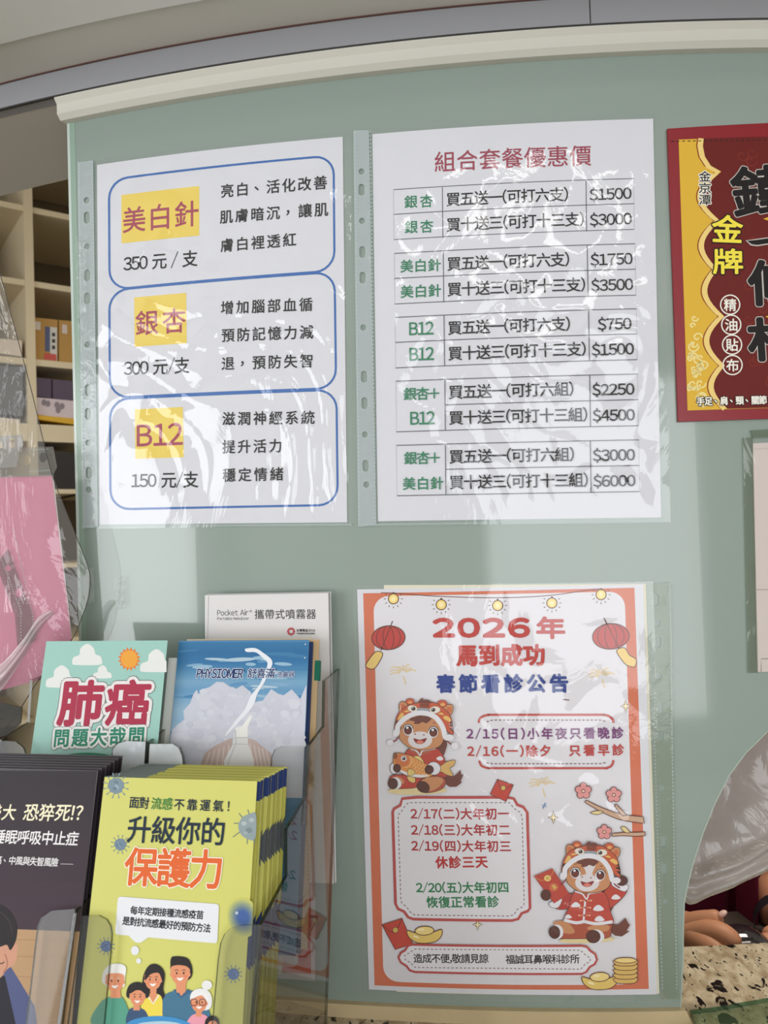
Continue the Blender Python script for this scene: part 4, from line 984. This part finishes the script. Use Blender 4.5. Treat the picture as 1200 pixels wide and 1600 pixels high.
# leaflets standing behind the sea-blue one
for k, (dist, du, dv, c, lab, cat) in enumerate(((.5445, -.0005, .003, (228, 218, 196), 'cream leaflet peeping out just above the sea-blue nasal spray leaflet', 'leaflet'), (.5400, .0060, .0015, (212, 182, 138), 'tan cardboard leaflet showing at the side behind the sea-blue one', 'leaflet'),
      (.5365, .0025, -.0005, (42, 62, 108), 'navy leaflet showing as a thin edge behind the sea-blue one', 'leaflet'), (.5335, -.0085, -.012, (226, 226, 222), 'white leaflet jutting out beside the teal leaflet, behind the sea-blue one', 'leaflet'))):
    sk_ = leaning(dist, (du, dv)); uu, vv = leaning(.530).uv(279.5, 1001.3)
    rr = empty('leaflet', sk_.P(uu+.05, vv-.2), lab, cat)
    prism('paper', sk_, [[(uu, vv-.2), (uu+.0975, vv-.2), (uu+.0975, vv), (uu, vv)]], -.0012, 0, mat('leaflet_%d' % k, c, .5), rr)
clipo = Flat(leaning(.5405).O, HU, HV); a, b = clipo.uv(492, 1050)
t = prism('green_paper_tab', clipo, [[(a, b-.006), (a+.0035, b-.006), (a+.0035, b+.008), (a, b+.008)]], -.003, .001, ink((30, 120, 96))); tag(t, 'small green tab stuck on the side of the leaflets behind the sea-blue one', 'tab')
sf = leaning(.5300); uL = sf.uv(279.5, 1001.3); tw = sf.uv(483, 1002.7)[0]-uL[0]
r, u, v = brochure('nasal_spray_leaflet', sf, (279.5, 1001.3), tw, .2, 'sea-blue leaflet for a nasal rinse spray with foam, shell and white bottle', 'leaflet', mat('sea_blue_paper', (70, 132, 180), .35, .5))
I = Ink(sf, .0001, 3e-6); I.T(240, 900, 3.75)
def xl(y): return 148-(y-385)*.086
def xr(y): return 912-(y-385)*.045
SKY = [(58, 120, 166), (50, 110, 160), (56, 118, 168), (86, 142, 182), (122, 166, 198), (104, 154, 194), (128, 170, 202), (150, 184, 208), (142, 178, 206), (160, 188, 212)]
w0 = I.w; NS = 40
for k in range(NS):
    f = k/(NS-1)*(len(SKY)-1); j = min(int(f), len(SKY)-2); c = tuple(int(SKY[j][a]+(SKY[j+1][a]-SKY[j][a])*(f-j)) for a in range(3)); I.w = w0
    y0, y1 = 388+k*13, 388+(k+1)*13; I.poly([(xl(y0), y0), (xr(y0), y0), (xr(y1), y1), (xl(y1), y1)], c)
rnd = random.Random(5)
for k in range(34):
    y = rnd.uniform(400, 720); x = rnd.uniform(170, 860); rx = rnd.uniform(30, 110); c = rnd.choice([(150, 186, 210), (128, 170, 202), (176, 200, 216), (96, 148, 190), (70, 130, 176)]) if y > 470 else (66, 126, 170)
    P = [(min(max(a, xl(b)+3), xr(b)-3), b) for a, b in ell(x, y, rx, rnd.uniform(5, 12), rnd.uniform(-8, 8))]; I.poly(P, c)
FO = (204, 206, 220)
foam = [(xl(960)+2, 940), (110, 900), (180, 840), (175, 790), (215, 745), (235, 690), (255, 665), (262, 690), (290, 680), (300, 660), (330, 650), (370, 620), (410, 622), (450, 650), (480, 665), (520, 640), (570, 680), (590, 740), (640, 730), (690, 662), (730, 690), (762, 700), (810, 664), (860, 720), (890, 650), (xr(640)-3, 640), (xr(1300), 1300), (xl(1300), 1300)]
I.poly(foam, FO); I.dw = 1e-6
for k in range(260):
    x = rnd.uniform(125, 850); y = rnd.uniform(650, 1010)
    top_ = 940-(x-120)*1.5 if x < 260 else (640 if x < 520 else (760 if x < 640 else 690))
    if y < top_+26: continue
    d = rnd.uniform(-7, 9); c = (int(204+d), int(206+d), int(219+d*.8)); r_ = rnd.uniform(14, 40)*(1.3 if y > 820 else 1)
    I.poly([(x+r_*rnd.uniform(.7, 1.2)*math.cos(a*.785), y+r_*rnd.uniform(.5, .95)*math.sin(a*.785)) for a in range(8)], c, sm=True)
I.poly([(270, 1120), (300, 1040), (350, 1000), (420, 965), (460, 950), (460, 1300), (260, 1300)], (190, 170, 166), sm=False); I.poly([(550, 950), (600, 965), (640, 1000), (690, 1040), (700, 1120), (700, 1300), (550, 1300)], (194, 174, 170))
for k in range(5): I.stroke([(300+k*34, 1130), (330+k*28, 1030-k*10)], 8, (212, 194, 188)); I.stroke([(590+k*24, 1130), (566+k*24, 980+k*10)], 8, (214, 198, 192))
I.poly([(545, 425), (600, 424), (650, 455), (690, 488), (696, 520), (676, 560), (652, 620), (610, 690), (590, 750), (562, 790), (552, 800), (500, 856), (432, 930), (424, 926), (486, 842), (536, 780), (572, 700), (620, 640), (655, 560), (668, 510), (640, 480), (600, 448), (550, 446), (536, 434)], (232, 236, 244), sm=True)
I.poly([(566, 815), (578, 820), (553, 885), (552, 950), (540, 985), (475, 985), (472, 945), (478, 890), (520, 880)], (236, 236, 234)); I.poly([(470, 945), (554, 945), (556, 985), (590, 1080), (588, 1300), (412, 1300), (414, 1080), (465, 985)], (222, 222, 222)); I.stroke([(470, 947), (553, 947)], 3, (176, 176, 180)); I.stroke([(466, 984), (556, 986)], 3, (176, 176, 180))
I.stroke([(480, 900), (484, 980), (440, 1090), (436, 1200)], 8, (196, 198, 204))
I.text('PHYSIOMER', 426, 1129+14, 584, 1131+14, (40, 44, 70), 18, .5)
for x, y in ((890, 400), (887, 480)): I.poly(ell(x, y, 4, 4, n=8), PW)
NVB = (30, 52, 104)
I.text('PHYSIOMER', 252, 597, 521, 598, NVB, 52, 1.6, ((4.5, (226, 230, 240)),), shear=.08); I.text('®', 523, 560, 540, 560, NVB, 14)
I.text('舒喜滿', 550, 592, 708, 592, NVB, 52, .8, ((4, (210, 220, 234)),), shear=.08); I.text('®', 712, 554, 724, 554, NVB, 10); I.text('洗鼻器', 722, 592, 825, 590, NVB, 33, .3, ((2.6, (200, 212, 230)),), shear=.08)
I.done(r)
# white nebulizer booklet leaning on the glass
NT = math.radians(3.0); nv_ = Vector((0, 0, 1))*math.cos(NT)+HB_*math.sin(NT)
_q = ray(320, 930); _q = _q*(.592/_q.y)
nb = Flat(_q, HU, nv_); tw = nb.uv(513, 928)[0]
r = empty('nebulizer_booklet', nb.P(tw/2, -.21), 'white booklet for a portable nebulizer, standing tallest behind the other leaflets', 'booklet')
for k in range(3):
    o_ = -.0011*k; prism('page', nb, [[(0.0006*k, -.21), (tw+.0007*k, -.21), (tw+.0007*k, .0004*k), (.0006*k, .0004*k)]], o_-.0010, o_, mat('booklet_paper' if k != 1 else 'booklet_grey', (222, 220, 220) if k != 1 else (150, 150, 152), .4, .45), r)
I = Ink(nb, .0001, 8e-6); I.T(240, 900, 3.75); TG = (60, 58, 62)
I.text('Pocket Air', 373, 232, 556, 230, TG, 32, 0); I.text('®', 562, 212, 577, 212, TG, 13); I.text('Portable Nebulizer', 373, 257, 560, 256, TG, 15, .1)
I.text('攜帶式噴霧器', 593, 248, 952, 246, TG, 54, .3)
for k in range(10):
    a = 2*math.pi*k/10; I.poly([(806+24*math.cos(a+d)*(s_), 325+24*math.sin(a+d)*(s_)) for d, s_ in ((-.24, 1), (.24, 1), (.34, .45), (-.1, .42))], (186, 40, 52))
I.text('台灣精品2016', 838, 325, 946, 325, (50, 46, 50), 15, .4); I.text('TAIWAN EXCELLENCE', 838, 341, 946, 341, (50, 46, 50), 8.5, .4)
I.stroke([(322, 118), (316, 372)], 3, (196, 194, 196))
I.done(r)
# orange-bordered sheet seen through the side of the rack
hs_ = Bow(.004)
r = sheet('rear_notice_sheet', hs_, [(290, 1180), (494, 1182), (492, 1533), (284, 1515)], 'notice with a red-orange border hung on the glass behind the leaflet rack', 'notice', mat('rear_sheet', (206, 200, 204), .6), -.0002, 0)
I = Ink(hs_, .0001); I.poly([(296, 1188), (486, 1190), (486, 1522), (292, 1506)], (196, 92, 74)); I.poly(quad_rr([(304, 1196), (470, 1198), (466, 1512), (300, 1498)], 12), (208, 202, 208))
I.stroke(quad_rr([(330, 1230), (446, 1232), (444, 1370), (326, 1366)], 14), 3, (196, 70, 66), True); I.stroke(quad_rr([(330, 1415), (446, 1420), (444, 1490), (326, 1484)], 14), 3, (196, 70, 66), True)
I.poly([(440, 1420), (476, 1424), (468, 1465), (438, 1462)], (190, 62, 54)); I.text('值', 430, 1364, 438, 1364, (60, 50, 56), 9); I.text('看診', 412, 1478, 440, 1480, (60, 50, 56), 12)
I.done(r)
# ------------------------------------------------------------------ hanging clear plastic sheet beside the screen, with a pink notice
dr = Flat(Vector((-.25, .606, 0)), (1, .10, 0), (0, 0, 1))
edge_px = [(0, 425), (20, 500), (50, 612), (80, 736), (110, 815), (140, 893), (138, 935), (128, 965), (112, 1000), (64, 1058), (20, 1125), (-10, 1150)]
def edge_x(y):
    for a, b in zip(edge_px, edge_px[1:]):
        if a[1] <= y <= b[1]: return a[0]+(b[0]-a[0])*(y-a[1])/(b[1]-a[1])
    return edge_px[0][0]
drape_m = film('hanging_film', (.95, .95, .94), 1, .06, .13, (205, 203, 200), bump=(14, .6, .012, .4))
vs, fs = [], []; nu, nv2 = 60, 90
for j in range(nv2+1):
    y = 425+725*j/nv2; xe = edge_x(y)
    for i in range(nu+1):
        x = -230+(xe+230)*i/nu; u, v = dr.uv(x, y); e = 1-i/nu
        d = .004*nz.noise(Vector((u*14, v*9, 2)))+.0016*nz.noise(Vector((u*46, v*30, 5)))
        cr = abs(math.sin((u*.8+v*.9)*38+2*nz.noise(Vector((u*9, v*9, 0))))); d += .0035*(1-cr)**5*(1 if v < -.02 else .2)
        vs.append(dr.P(u, v, d*min(1, e*8)+.004*e))
for j in range(nv2):
    for i in range(nu):
        a = j*(nu+1)+i; fs.append((a+nu+1, a+nu+2, a+1, a))
drape = empty('hanging_plastic_sheet', vs[-1], 'big clear plastic sheet hanging beside the free edge of the green glass', 'plastic sheet')
mesh_obj('film', vs, fs, drape_m, drape, smooth=True)
edge_line = [(x, y) for x, y in edge_px]
I = Ink(dr, .0006); I.stroke(smooth_line(edge_line, n=4), 1.3, (70, 66, 62)); I.done(drape, 'cut_edge')
# bright fold across its lower half
vs, fs = [], []
A_, B_ = [(-60, 1135), (0, 1085), (40, 1030), (70, 980), (92, 955)], [(-60, 1060), (0, 1040), (40, 1000), (66, 962), (88, 950)]
A2, B2 = smooth_line(A_, n=8), smooth_line(B_, n=8); n2 = len(A2); k2 = 12
for i in range(n2):
    for j in range(k2+1):
        t = j/k2; x = A2[i][0]*(1-t)+B2[i][0]*t; y = A2[i][1]*(1-t)+B2[i][1]*t; u, v = dr.uv(x, y); vs.append(dr.P(u, v, .008+.006*math.sin(t*math.pi)+.0012*math.sin(t*17+i*.2)))
for i in range(n2-1):
    for j in range(k2): a = i*(k2+1)+j; fs.append((a, a+k2+1, a+k2+2, a+1))
mesh_obj('rolled_fold', vs, fs, film('fold_film', (.9, .88, .88), 1, .1, .5, (226, 216, 218), bump=(60, .5, .004, .2)), drape, smooth=True)
db = Flat(Vector((-.25, .612, 0)), (1, .10, 0), (0, 0, 1))
r = sheet('pink_notice', db, [(-170, 748), (83, 742), (113, 1003), (-150, 1120)], 'plain pink sheet with a white edge behind the hanging clear plastic', 'notice', mat('white_edge_paper', (216, 206, 206), .6), -.0004, -.0002)
I = Ink(db, 0, 1e-5); I.poly([(-170, 750), (81, 744), (112, 1000), (112, 1010), (64, 1062), (-150, 1118)], (222, 140, 170)); I.done(r)
sv5 = empty('page_protector', db.P(*db.uv(0, 800)), 'clear punched sleeve over the pink sheet, its holes along the top', 'plastic sleeve')
def ring_holes(px): return [PX(db, ell(x, y, rx, ry, n=14)) for x, y, rx, ry in px]
prism('punched_strip', db, [PX(db, [(-170, 706), (84, 698), (90, 730), (83, 744), (-170, 750)])[::-1]]+ring_holes([(-8, 722, 6, 8), (43, 719, 5.5, 8), (68, 715, 6, 8)]), .001, .0013, film('strip_grey', (.85, .85, .84), 1, .12, .2, (180, 176, 170)), sv5)
prism('punched_strip', db, [PX(db, [(-170, 690), (36, 680), (38, 696), (30, 706), (28, 730), (-170, 745)])[::-1]]+ring_holes([(2, 698, 4, 7), (20, 693, 5, 8)]), .0018, .0021, film('strip_pale', (.8, .8, .8), 1, .12, .45, (200, 198, 198)), sv5)
prism('side_strip', db, [PX(db, [(-6, 880), (14, 858), (52, 960), (56, 1000), (28, 1010), (24, 960)])[::-1]]+ring_holes([(13, 888, 5, 5), (30, 926, 6, 7)]), .0012, .0015, film('strip_mauve', (.8, .75, .78), 1, .12, .2, (170, 140, 150)), sv5)
welds(db, (0, 862), (36, 960), 26, .0019, sv5, 2); welds(db, (22, 826), (52, 960), 26, .0019, sv5, 2); welds(db, (34, 955), (34, 1000), 9, .0019, sv5, 2); welds(db, (52, 955), (54, 1000), 9, .0019, sv5, 2)
welds(db, (46, 737), (80, 735), 12, .0019, sv5, 2.4); welds(db, (46, 704), (78, 702), 12, .0019, sv5, 2.4)
gs = Flat(Vector((-.25, .592, 0)), (1, .10, 0), (0, 0, 1))
t = prism('grey_plastic_pad', gs, [PX(gs, [(-150, 1080), (0, 1098), (34, 1106), (32, 1130), (14, 1148), (0, 1152), (-150, 1180)])[::-1]], -.002, 0, film('grey_pad', (.5, .5, .5), 1, .06, .5, (92, 92, 90), bump=(20, .4, .006))); tag(t, 'grey translucent plastic wallet lying under the fold of the hanging sheet', 'plastic wallet')

# ------------------------------------------------------------------ open shelving in the room behind
SHP = Flat(Vector((-.81, 1.75, 0)), (1.38, 1, 0), (0, 0, 1))
shelf_m = mat('cream_board', (222, 208, 178), .5, .3); inner_m = mat('shelf_inner', (112, 98, 76), .7)
so = SHP.P(0, -1.45, -.15)
cab = empty('shelving_unit', so, 'tall open cream shelving unit full of boxes in the room behind', 'shelf')
uu = lambda x, y: SHP.uv(x, y)
ua, ub = uu(38.5, 400)[0], uu(52.5, 400)[0]
for k, (a, b) in enumerate(((ua, ub), (ua-.62, ub-.62), (ua+.62, ub+.62))): prism('side_panel', SHP, [[(a, -1.45), (b, -1.45), (b, 1.05), (a, 1.05)]], -.36, 0, shelf_m, cab)
levels = [(uu(53, 332)[1], uu(53, 323)[1]), (uu(53, 447.5)[1], uu(53, 438.5)[1]), (uu(54, 570.5)[1], uu(54, 560.5)[1]), (uu(54, 689)[1], uu(54, 662)[1]), (uu(54, 771)[1], uu(54, 764)[1])]
sp_ = levels[0][1]-levels[1][1]
levels += [(levels[0][0]+sp_*k, levels[0][1]+sp_*k) for k in (1, 2, 3, 4)]+[(levels[4][0]-sp_*k, levels[4][1]-sp_*k) for k in (1, 2, 3, 4, 5)]
for a, b in levels:
    for x0, x1 in ((ub-.62, ua), (ub, ua+.62)): prism('shelf_board', SHP, [[(x0, a), (x1, a), (x1, b), (x0, b)]], -.34, -.004, shelf_m, cab)
prism('back_panel', SHP, [[(ua-.62, -1.45), (ub+.62, -1.45), (ub+.62, 1.05), (ua-.62, 1.05)]], -.37, -.345, inner_m, cab)
def dowel(x, y):
    u, v = uu(x, y); prism('shelf_pin', SHP, [[(u+.004*math.cos(a), v+.004*math.sin(a)) for a in [i*.785 for i in range(8)]]], -.2, -.19, mat('pin_dark', (30, 24, 18)), cab)
def shelf_box(name, px, dz, label, m, cat='box', w1=-.012):
    P = PX(SHP, px); r = empty(name, SHP.P(sum(p[0] for p in P)/4, min(p[1] for p in P), w1-dz/2), label, cat); prism('carton', SHP, [P[::-1]], w1-dz, w1, m, r); return r
card = mat('cardboard', (188, 148, 88), .8, .2, bump=(30, .2, .002))
v2 = levels[2][1]; 
def bx(x0, x1, yt, yb): return [(x0, yt), (x1, yt+(x1-x0)*.10), (x1, yb+(x1-x0)*.145), (x0, yb)]
r = shelf_box('cardboard_box', bx(54, 92, 494, 560), .15, 'brown cardboard box with a white and blue label and a red stamp on the shelf', card)
I = Ink(SHP, -.0118, 1e-4); I.poly([(72, 508), (80, 509), (80, 548), (72, 547)], (86, 96, 132)); I.poly([(80, 509), (91, 510), (91, 562), (80, 549)], (214, 212, 206)); I.poly([(71, 550), (90, 552), (90, 562), (71, 560)], (204, 90, 84)); I.poly([(56, 500), (65, 501), (65, 514), (56, 513)], (220, 210, 200))
for y in (518, 528, 538): I.poly([(83, y), (88, y+.5), (88, y+6), (83, y+6)], (60, 58, 62))
I.done(r, 'label')
r = shelf_box('cardboard_box', bx(94, 134, 498, 566), .15, 'plain brown cardboard box standing beside the one with the red stamp', card)
I = Ink(SHP, -.0118, 1e-4); I.poly([(99, 505), (107, 506), (107, 520), (99, 519)], (214, 200, 196)); I.done(r, 'label')
pur = mat('purple_box', (82, 68, 92), .5)
shelf_box('purple_box', bx(55, 82, 588, 617), .12, 'dark purple box on the shelf beneath the stamped cardboard box', pur)
shelf_box('purple_box', bx(84, 130, 591, 621), .12, 'dark purple box beside the glass edge, beneath the plain cardboard box', pur)
r = shelf_box('pale_box', bx(55, 130, 619.5, 646), .14, 'pale pinkish printed carton under the two dark purple boxes', mat('pale_carton', (214, 200, 206), .5), w1=-.008)
I = Ink(SHP, -.0078, 1e-4)
for x, y in ((70, 628), (76, 630), (90, 632), (98, 634), (92, 640)): I.poly(ell(x, y, 4, 5), (142, 132, 140))
I.done(r, 'label')
shelf_box('yellow_tray', bx(55, 130, 647.5, 654), .14, 'flat yellow tray under the pale pinkish carton', mat('yellow_tray', (216, 170, 40), .4), 'tray', w1=-.004)
shelf_box('black_box', bx(56, 130, 700, 762), .2, 'black box on the shelf below the yellow tray', mat('black_box', (40, 38, 38), .5))
shelf_box('grey_folder_stack', bx(-30, 37, 566, 640), .2, 'dark grey box file seen through the hanging plastic, beside the post', mat('grey_box', (96, 100, 104), .5), 'box file')
shelf_box('white_carton', bx(-30, 33, 648, 694), .2, 'white carton seen through the hanging plastic sheet', mat('white_carton', (220, 206, 190), .5))
shelf_box('white_carton', bx(-30, 36, 524, 546), .2, 'flat white carton on the shelf behind the clear plastic edge', mat('white_carton', (220, 206, 190), .5))

# ------------------------------------------------------------------ crinkled plastic behind the arched opening
bg_s = Flat(Vector((0, .635, 0)), (1, 0, 0), (0, .12, 1))
low = [(1030, 1400), (1068, 1408), (1076, 1413), (1088, 1412), (1112, 1401), (1150, 1387), (1200, 1358), (1300, 1290), (1420, 1200)]
def low_y(x):
    for a, b in zip(low, low[1:]):
        if a[0] <= x <= b[0]: return a[1]+(b[1]-a[1])*(x-a[0])/(b[0]-a[0])
    return 1200
vs, fs = [], []; nu, nv2 = 90, 70
for j in range(nv2+1):
    for i in range(nu+1):
        x = 1030+390*i/nu; y = 1080+(low_y(x)-1080)*j/nv2; u, v = bg_s.uv(x, y)
        d = .012*nz.noise(Vector((u*10, v*16, 1)))+.004*nz.noise(Vector((u*34, v*40, 4)))
        f_ = (y-low_y(x))/60; d += .010*math.exp(-((f_+.75)/.18)**2)+.006*math.exp(-((f_+.2)/.12)**2)
        vs.append(bg_s.P(u, v, d))
for j in range(nv2):
    for i in range(nu):
        a = j*(nu+1)+i; fs.append((a+nu+1, a+nu+2, a+1, a))
bagf = mesh_obj('plastic_sheet', vs, fs, film('crinkled_bag', (.75, .72, .68), 1, .16, .62, (196, 188, 182), bump=(26, .8, .01, .5)), None, smooth=True)
tag(bagf, 'silvery crinkled plastic sheet hanging behind the arched opening', 'plastic sheet')

# ------------------------------------------------------------------ the clerk behind the opening
def skin(name, V, Ed, R, m, parent=None, sub=2, root=0):
    me = bpy.data.meshes.new(name); me.from_pydata([tuple(Vector(v)+EYE) for v in V], Ed, []); me.update()
    o = bpy.data.objects.new(name, me); C.objects.link(o)
    mo = o.modifiers.new('s', 'SKIN'); mo.use_smooth_shade = True
    for i, r_ in enumerate(R):
        d = me.skin_vertices[0].data[i]; d.radius = (r_, r_) if not isinstance(r_, tuple) else r_; d.use_root = (i == root)
    sb = o.modifiers.new('d', 'SUBSURF'); sb.levels = sub; sb.render_levels = sub
    bpy.context.view_layer.update(); dg = bpy.context.evaluated_depsgraph_get()
    m2 = bpy.data.meshes.new_from_object(o.evaluated_get(dg)); bpy.data.objects.remove(o); m2.materials.clear(); m2.materials.append(m)
    m2.polygons.foreach_set('use_smooth', [True]*len(m2.polygons)); m2.name = name
    return link(name, m2, parent)
def D(px, py, y): q = ray(px, py); return q*(y/q.y)
skin_m = mat('skin', (206, 148, 116), .5, .4, sss=.15, bump=(160, .15, .001)); maroon = mat('maroon_cloth', (104, 26, 52), .85, .2, bump=(400, .3, .001)); hairm = mat('dark_hair', (26, 20, 18), .5)
pr = empty('person', Vector((.46, 1.04, -1.45))+EYE, 'clerk in a maroon top resting both hands just behind the granite ledge', 'person')
X = .47
BV = [(X, 1.06, -.56), (X, 1.05, -.44), (X, 1.03, -.28), (X, 1.04, -.12), (X, 1.05, -.02), (X, 1.04, .06), (X, 1.02, .12), (X, 1.01, .20),   # hips .. crown
      (X-.17, 1.05, -.09), (X-.25, 1.00, -.34), D(1040, 1462, .80), (X+.17, 1.05, -.09), (X+.24, .99, -.32), D(1232, 1440, .79),
      (X-.11, 1.05, -.66), (X-.12, 1.05, -1.0), (X-.12, 1.07, -1.37), (X+.11, 1.05, -.66), (X+.12, 1.05, -1.0), (X+.12, 1.07, -1.37), (X-.12, .97, -1.405), (X+.12, .97, -1.405)]
BE = [(0, 1), (1, 2), (2, 3), (3, 4), (4, 5), (5, 6), (6, 7), (3, 8), (8, 9), (9, 10), (3, 11), (11, 12), (12, 13), (0, 14), (14, 15), (15, 16), (0, 17), (17, 18), (18, 19), (16, 20), (19, 21)]
BR_ = [.13, .125, .125, .10, .052, .06, .085, .07, .055, .045, .026, .055, .045, .027, .085, .058, .042, .085, .058, .042, .034, .034]
skin('body', BV, BE, BR_, skin_m, pr)
TV = [(X, 1.04, -.72), (X, 1.03, -.52), (X, 1.01, -.30), (X, 1.03, -.12), (X, 1.05, -.055), (X-.17, 1.05, -.09), (X-.245, 1.00, -.30), (X+.17, 1.05, -.09), (X+.235, .99, -.28)]
tunic = skin('tunic', TV, [(0, 1), (1, 2), (2, 3), (3, 4), (3, 5), (5, 6), (3, 7), (7, 8)], [.16, .155, .145, .118, .062, .070, .062, .070, .062], maroon, pr)
# hanging cloth folds of the tunic's front
def fold_panel(x0, x1, y0, y1, dep, amp, nf, ph=0):
    vs, fs = [], []; a, b = 40, 20
    for j in range(b+1):
        for i in range(a+1):
            px = x0+(x1-x0)*i/a; py = y0+(y1-y0)*j/b; q = D(px, py, dep); s_ = i/a
            vs.append(q+EYE+Vector((0, amp*math.cos(s_*nf*6.283+ph+.6*j/b)-.03*math.sin(s_*math.pi), 0)))
    for j in range(b):
        for i in range(a): k = j*(a+1)+i; fs.append((k, k+1, k+a+2, k+a+1))
    return mesh_obj('tunic_fold', vs, fs, maroon, pr, smooth=True)
fold_panel(1030, 1136, 1280, 1480, .875, .006, 1.6); fold_panel(1150, 1172, 1300, 1470, .84, .003, .6, 1); fold_panel(1166, 1300, 1240, 1420, .87, .008, 1.3, 2)
# head details: hair, eyes, nose, mouth, ears
hz = Vector((X, 1.015, .15))+EYE
bm = bmesh.new(); bmesh.ops.create_uvsphere(bm, u_segments=24, v_segments=16, radius=1)
for v in bm.verts:
    if v.co.y < -.35 and v.co.z < .35: v.co.y = -.35+(v.co.y+.35)*.1
    v.co = Vector((v.co.x*.094, v.co.y*.104+.018, v.co.z*.118+.012))+hz
bm_obj('hair', bm, hairm, pr, True)
for s_ in (-1, 1):
    bm = bmesh.new(); bmesh.ops.create_uvsphere(bm, u_segments=12, v_segments=8, radius=.011); bmesh.ops.translate(bm, vec=hz+Vector((s_*.03, -.072, .0)), verts=bm.verts); bm_obj('eye', bm, mat('eye', (40, 26, 20), .2), pr, True)
    bm = bmesh.new(); bmesh.ops.create_uvsphere(bm, u_segments=12, v_segments=8, radius=.022); bmesh.ops.scale(bm, vec=(.4, .7, 1.2), verts=bm.verts); bmesh.ops.translate(bm, vec=hz+Vector((s_*.088, .0, -.01)), verts=bm.verts); bm_obj('ear', bm, skin_m, pr, True)
skin('nose', [(X, .955, .150), (X, .930, .128)], [(0, 1)], [.008, .011], skin_m, pr, 1)
bm = bmesh.new(); bmesh.ops.create_uvsphere(bm, u_segments=12, v_segments=8, radius=.02); bmesh.ops.scale(bm, vec=(1.1, .4, .3), verts=bm.verts); bmesh.ops.translate(bm, vec=hz+Vector((0, -.074, -.06)), verts=bm.verts); bm_obj('mouth', bm, mat('lips', (150, 70, 66), .5), pr, True)
# resting hand: palm, four curled fingers going down behind the ledge, thumb on top
def hand(pts, name='hand'):
    V, Ed, R = [], [], []
    wr, kn, fingers, thumb = pts
    V = [wr[0], wr[1]]; R = [wr[2], wr[3]]; Ed = [(0, 1)]
    for f in fingers+[thumb]:
        p = 1
        for q, r_ in f: V.append(q); R.append(r_); Ed.append((p, len(V)-1)); p = len(V)-1
    return skin(name, V, Ed, R, skin_m, pr, 2)
hand(((D(1040, 1462, .80), D(1066, 1464, .775), .026, (.017, .026)), None,
      [[(D(1084, 1456, .755), .0145), (D(1112, 1452, .735), .0115), (D(1138, 1462, .722), .0105), (D(1156, 1484, .716), .0095)],
       [(D(1084, 1472, .748), .0145), (D(1108, 1476, .728), .0115), (D(1128, 1488, .718), .0105), (D(1140, 1506, .716), .0095)],
       [(D(1076, 1490, .752), .0135), (D(1094, 1498, .735), .0105), (D(1106, 1512, .728), .0095)],
       [(D(1066, 1502, .765), .0125), (D(1076, 1514, .750), .0095), (D(1084, 1524, .745), .0085)]],
      [(D(1076, 1446, .765), .0125), (D(1096, 1439, .752), .0105), (D(1116, 1437, .745), .0095), (D(1129, 1431, .742), .0075)]))
bm = bmesh.new(); bmesh.ops.create_uvsphere(bm, u_segments=14, v_segments=10, radius=1); c = D(1129, 1427.5, .7385)+EYE
bmesh.ops.transform(bm, matrix=Matrix.Translation(c) @ Matrix.Rotation(-.5, 4, 'Y') @ Matrix.Diagonal((.0048, .0035, .0024, 1)), verts=bm.verts); bm_obj('thumbnail', bm, mat('nail', (236, 196, 186), .25, .5), pr, True)
hand(((D(1232, 1440, .79), D(1223, 1462, .765), .025, (.016, .022)), None,
      [[(D(1216, 1466, .752), .012), (D(1202, 1470, .745), .010), (D(1192, 1478, .742), .009)],
       [(D(1220, 1476, .750), .012), (D(1210, 1484, .742), .010), (D(1200, 1494, .738), .009)],
       [(D(1228, 1484, .750), .011), (D(1220, 1494, .742), .010), (D(1212, 1504, .738), .009)],
       [(D(1238, 1488, .755), .010), (D(1232, 1500, .748), .009), (D(1226, 1510, .744), .008)]],
      [(D(1216, 1456, .770), .011), (D(1206, 1462, .762), .010), (D(1198, 1466, .758), .0085)]))
# forearm with the dark watch strap
skin('forearm', [D(1226, 1390, .86), D(1230, 1425, .81), D(1232, 1440, .79)], [(0, 1), (1, 2)], [.042, .032, .027], skin_m, pr)
bm = bmesh.new(); bmesh.ops.create_cone(bm, segments=32, radius1=.030, radius2=.028, depth=.016, cap_ends=False)
for v in bm.verts: pass
d_ = (D(1232, 1440, .79)-D(1230, 1425, .81)).normalized(); bmesh.ops.transform(bm, matrix=Matrix.Translation(D(1228, 1448, .785)+EYE) @ d_.to_track_quat('Z', 'Y').to_matrix().to_4x4(), verts=bm.verts)
ws = bm_obj('wristband', bm, mat('dark_strap', (34, 34, 42), .4), None, True); tag(ws, 'dark wristband worn on the clerk\'s forearm', 'wristband')
st_ = mat('polished_steel', (120, 118, 124), .08, .5, metal=.9)
bm = bmesh.new(); bmesh.ops.create_uvsphere(bm, u_segments=40, v_segments=24, radius=1)
c = D(1160, 1496, .733)+EYE
bmesh.ops.transform(bm, matrix=Matrix.Translation(c) @ Matrix.Diagonal((.030, .026, .0285, 1)), verts=bm.verts)
bw = bm_obj('metal_dome', bm, st_, None, True); tag(bw, 'shiny dark metal dome between the clerk\'s hands behind the ledge', 'desk bell')
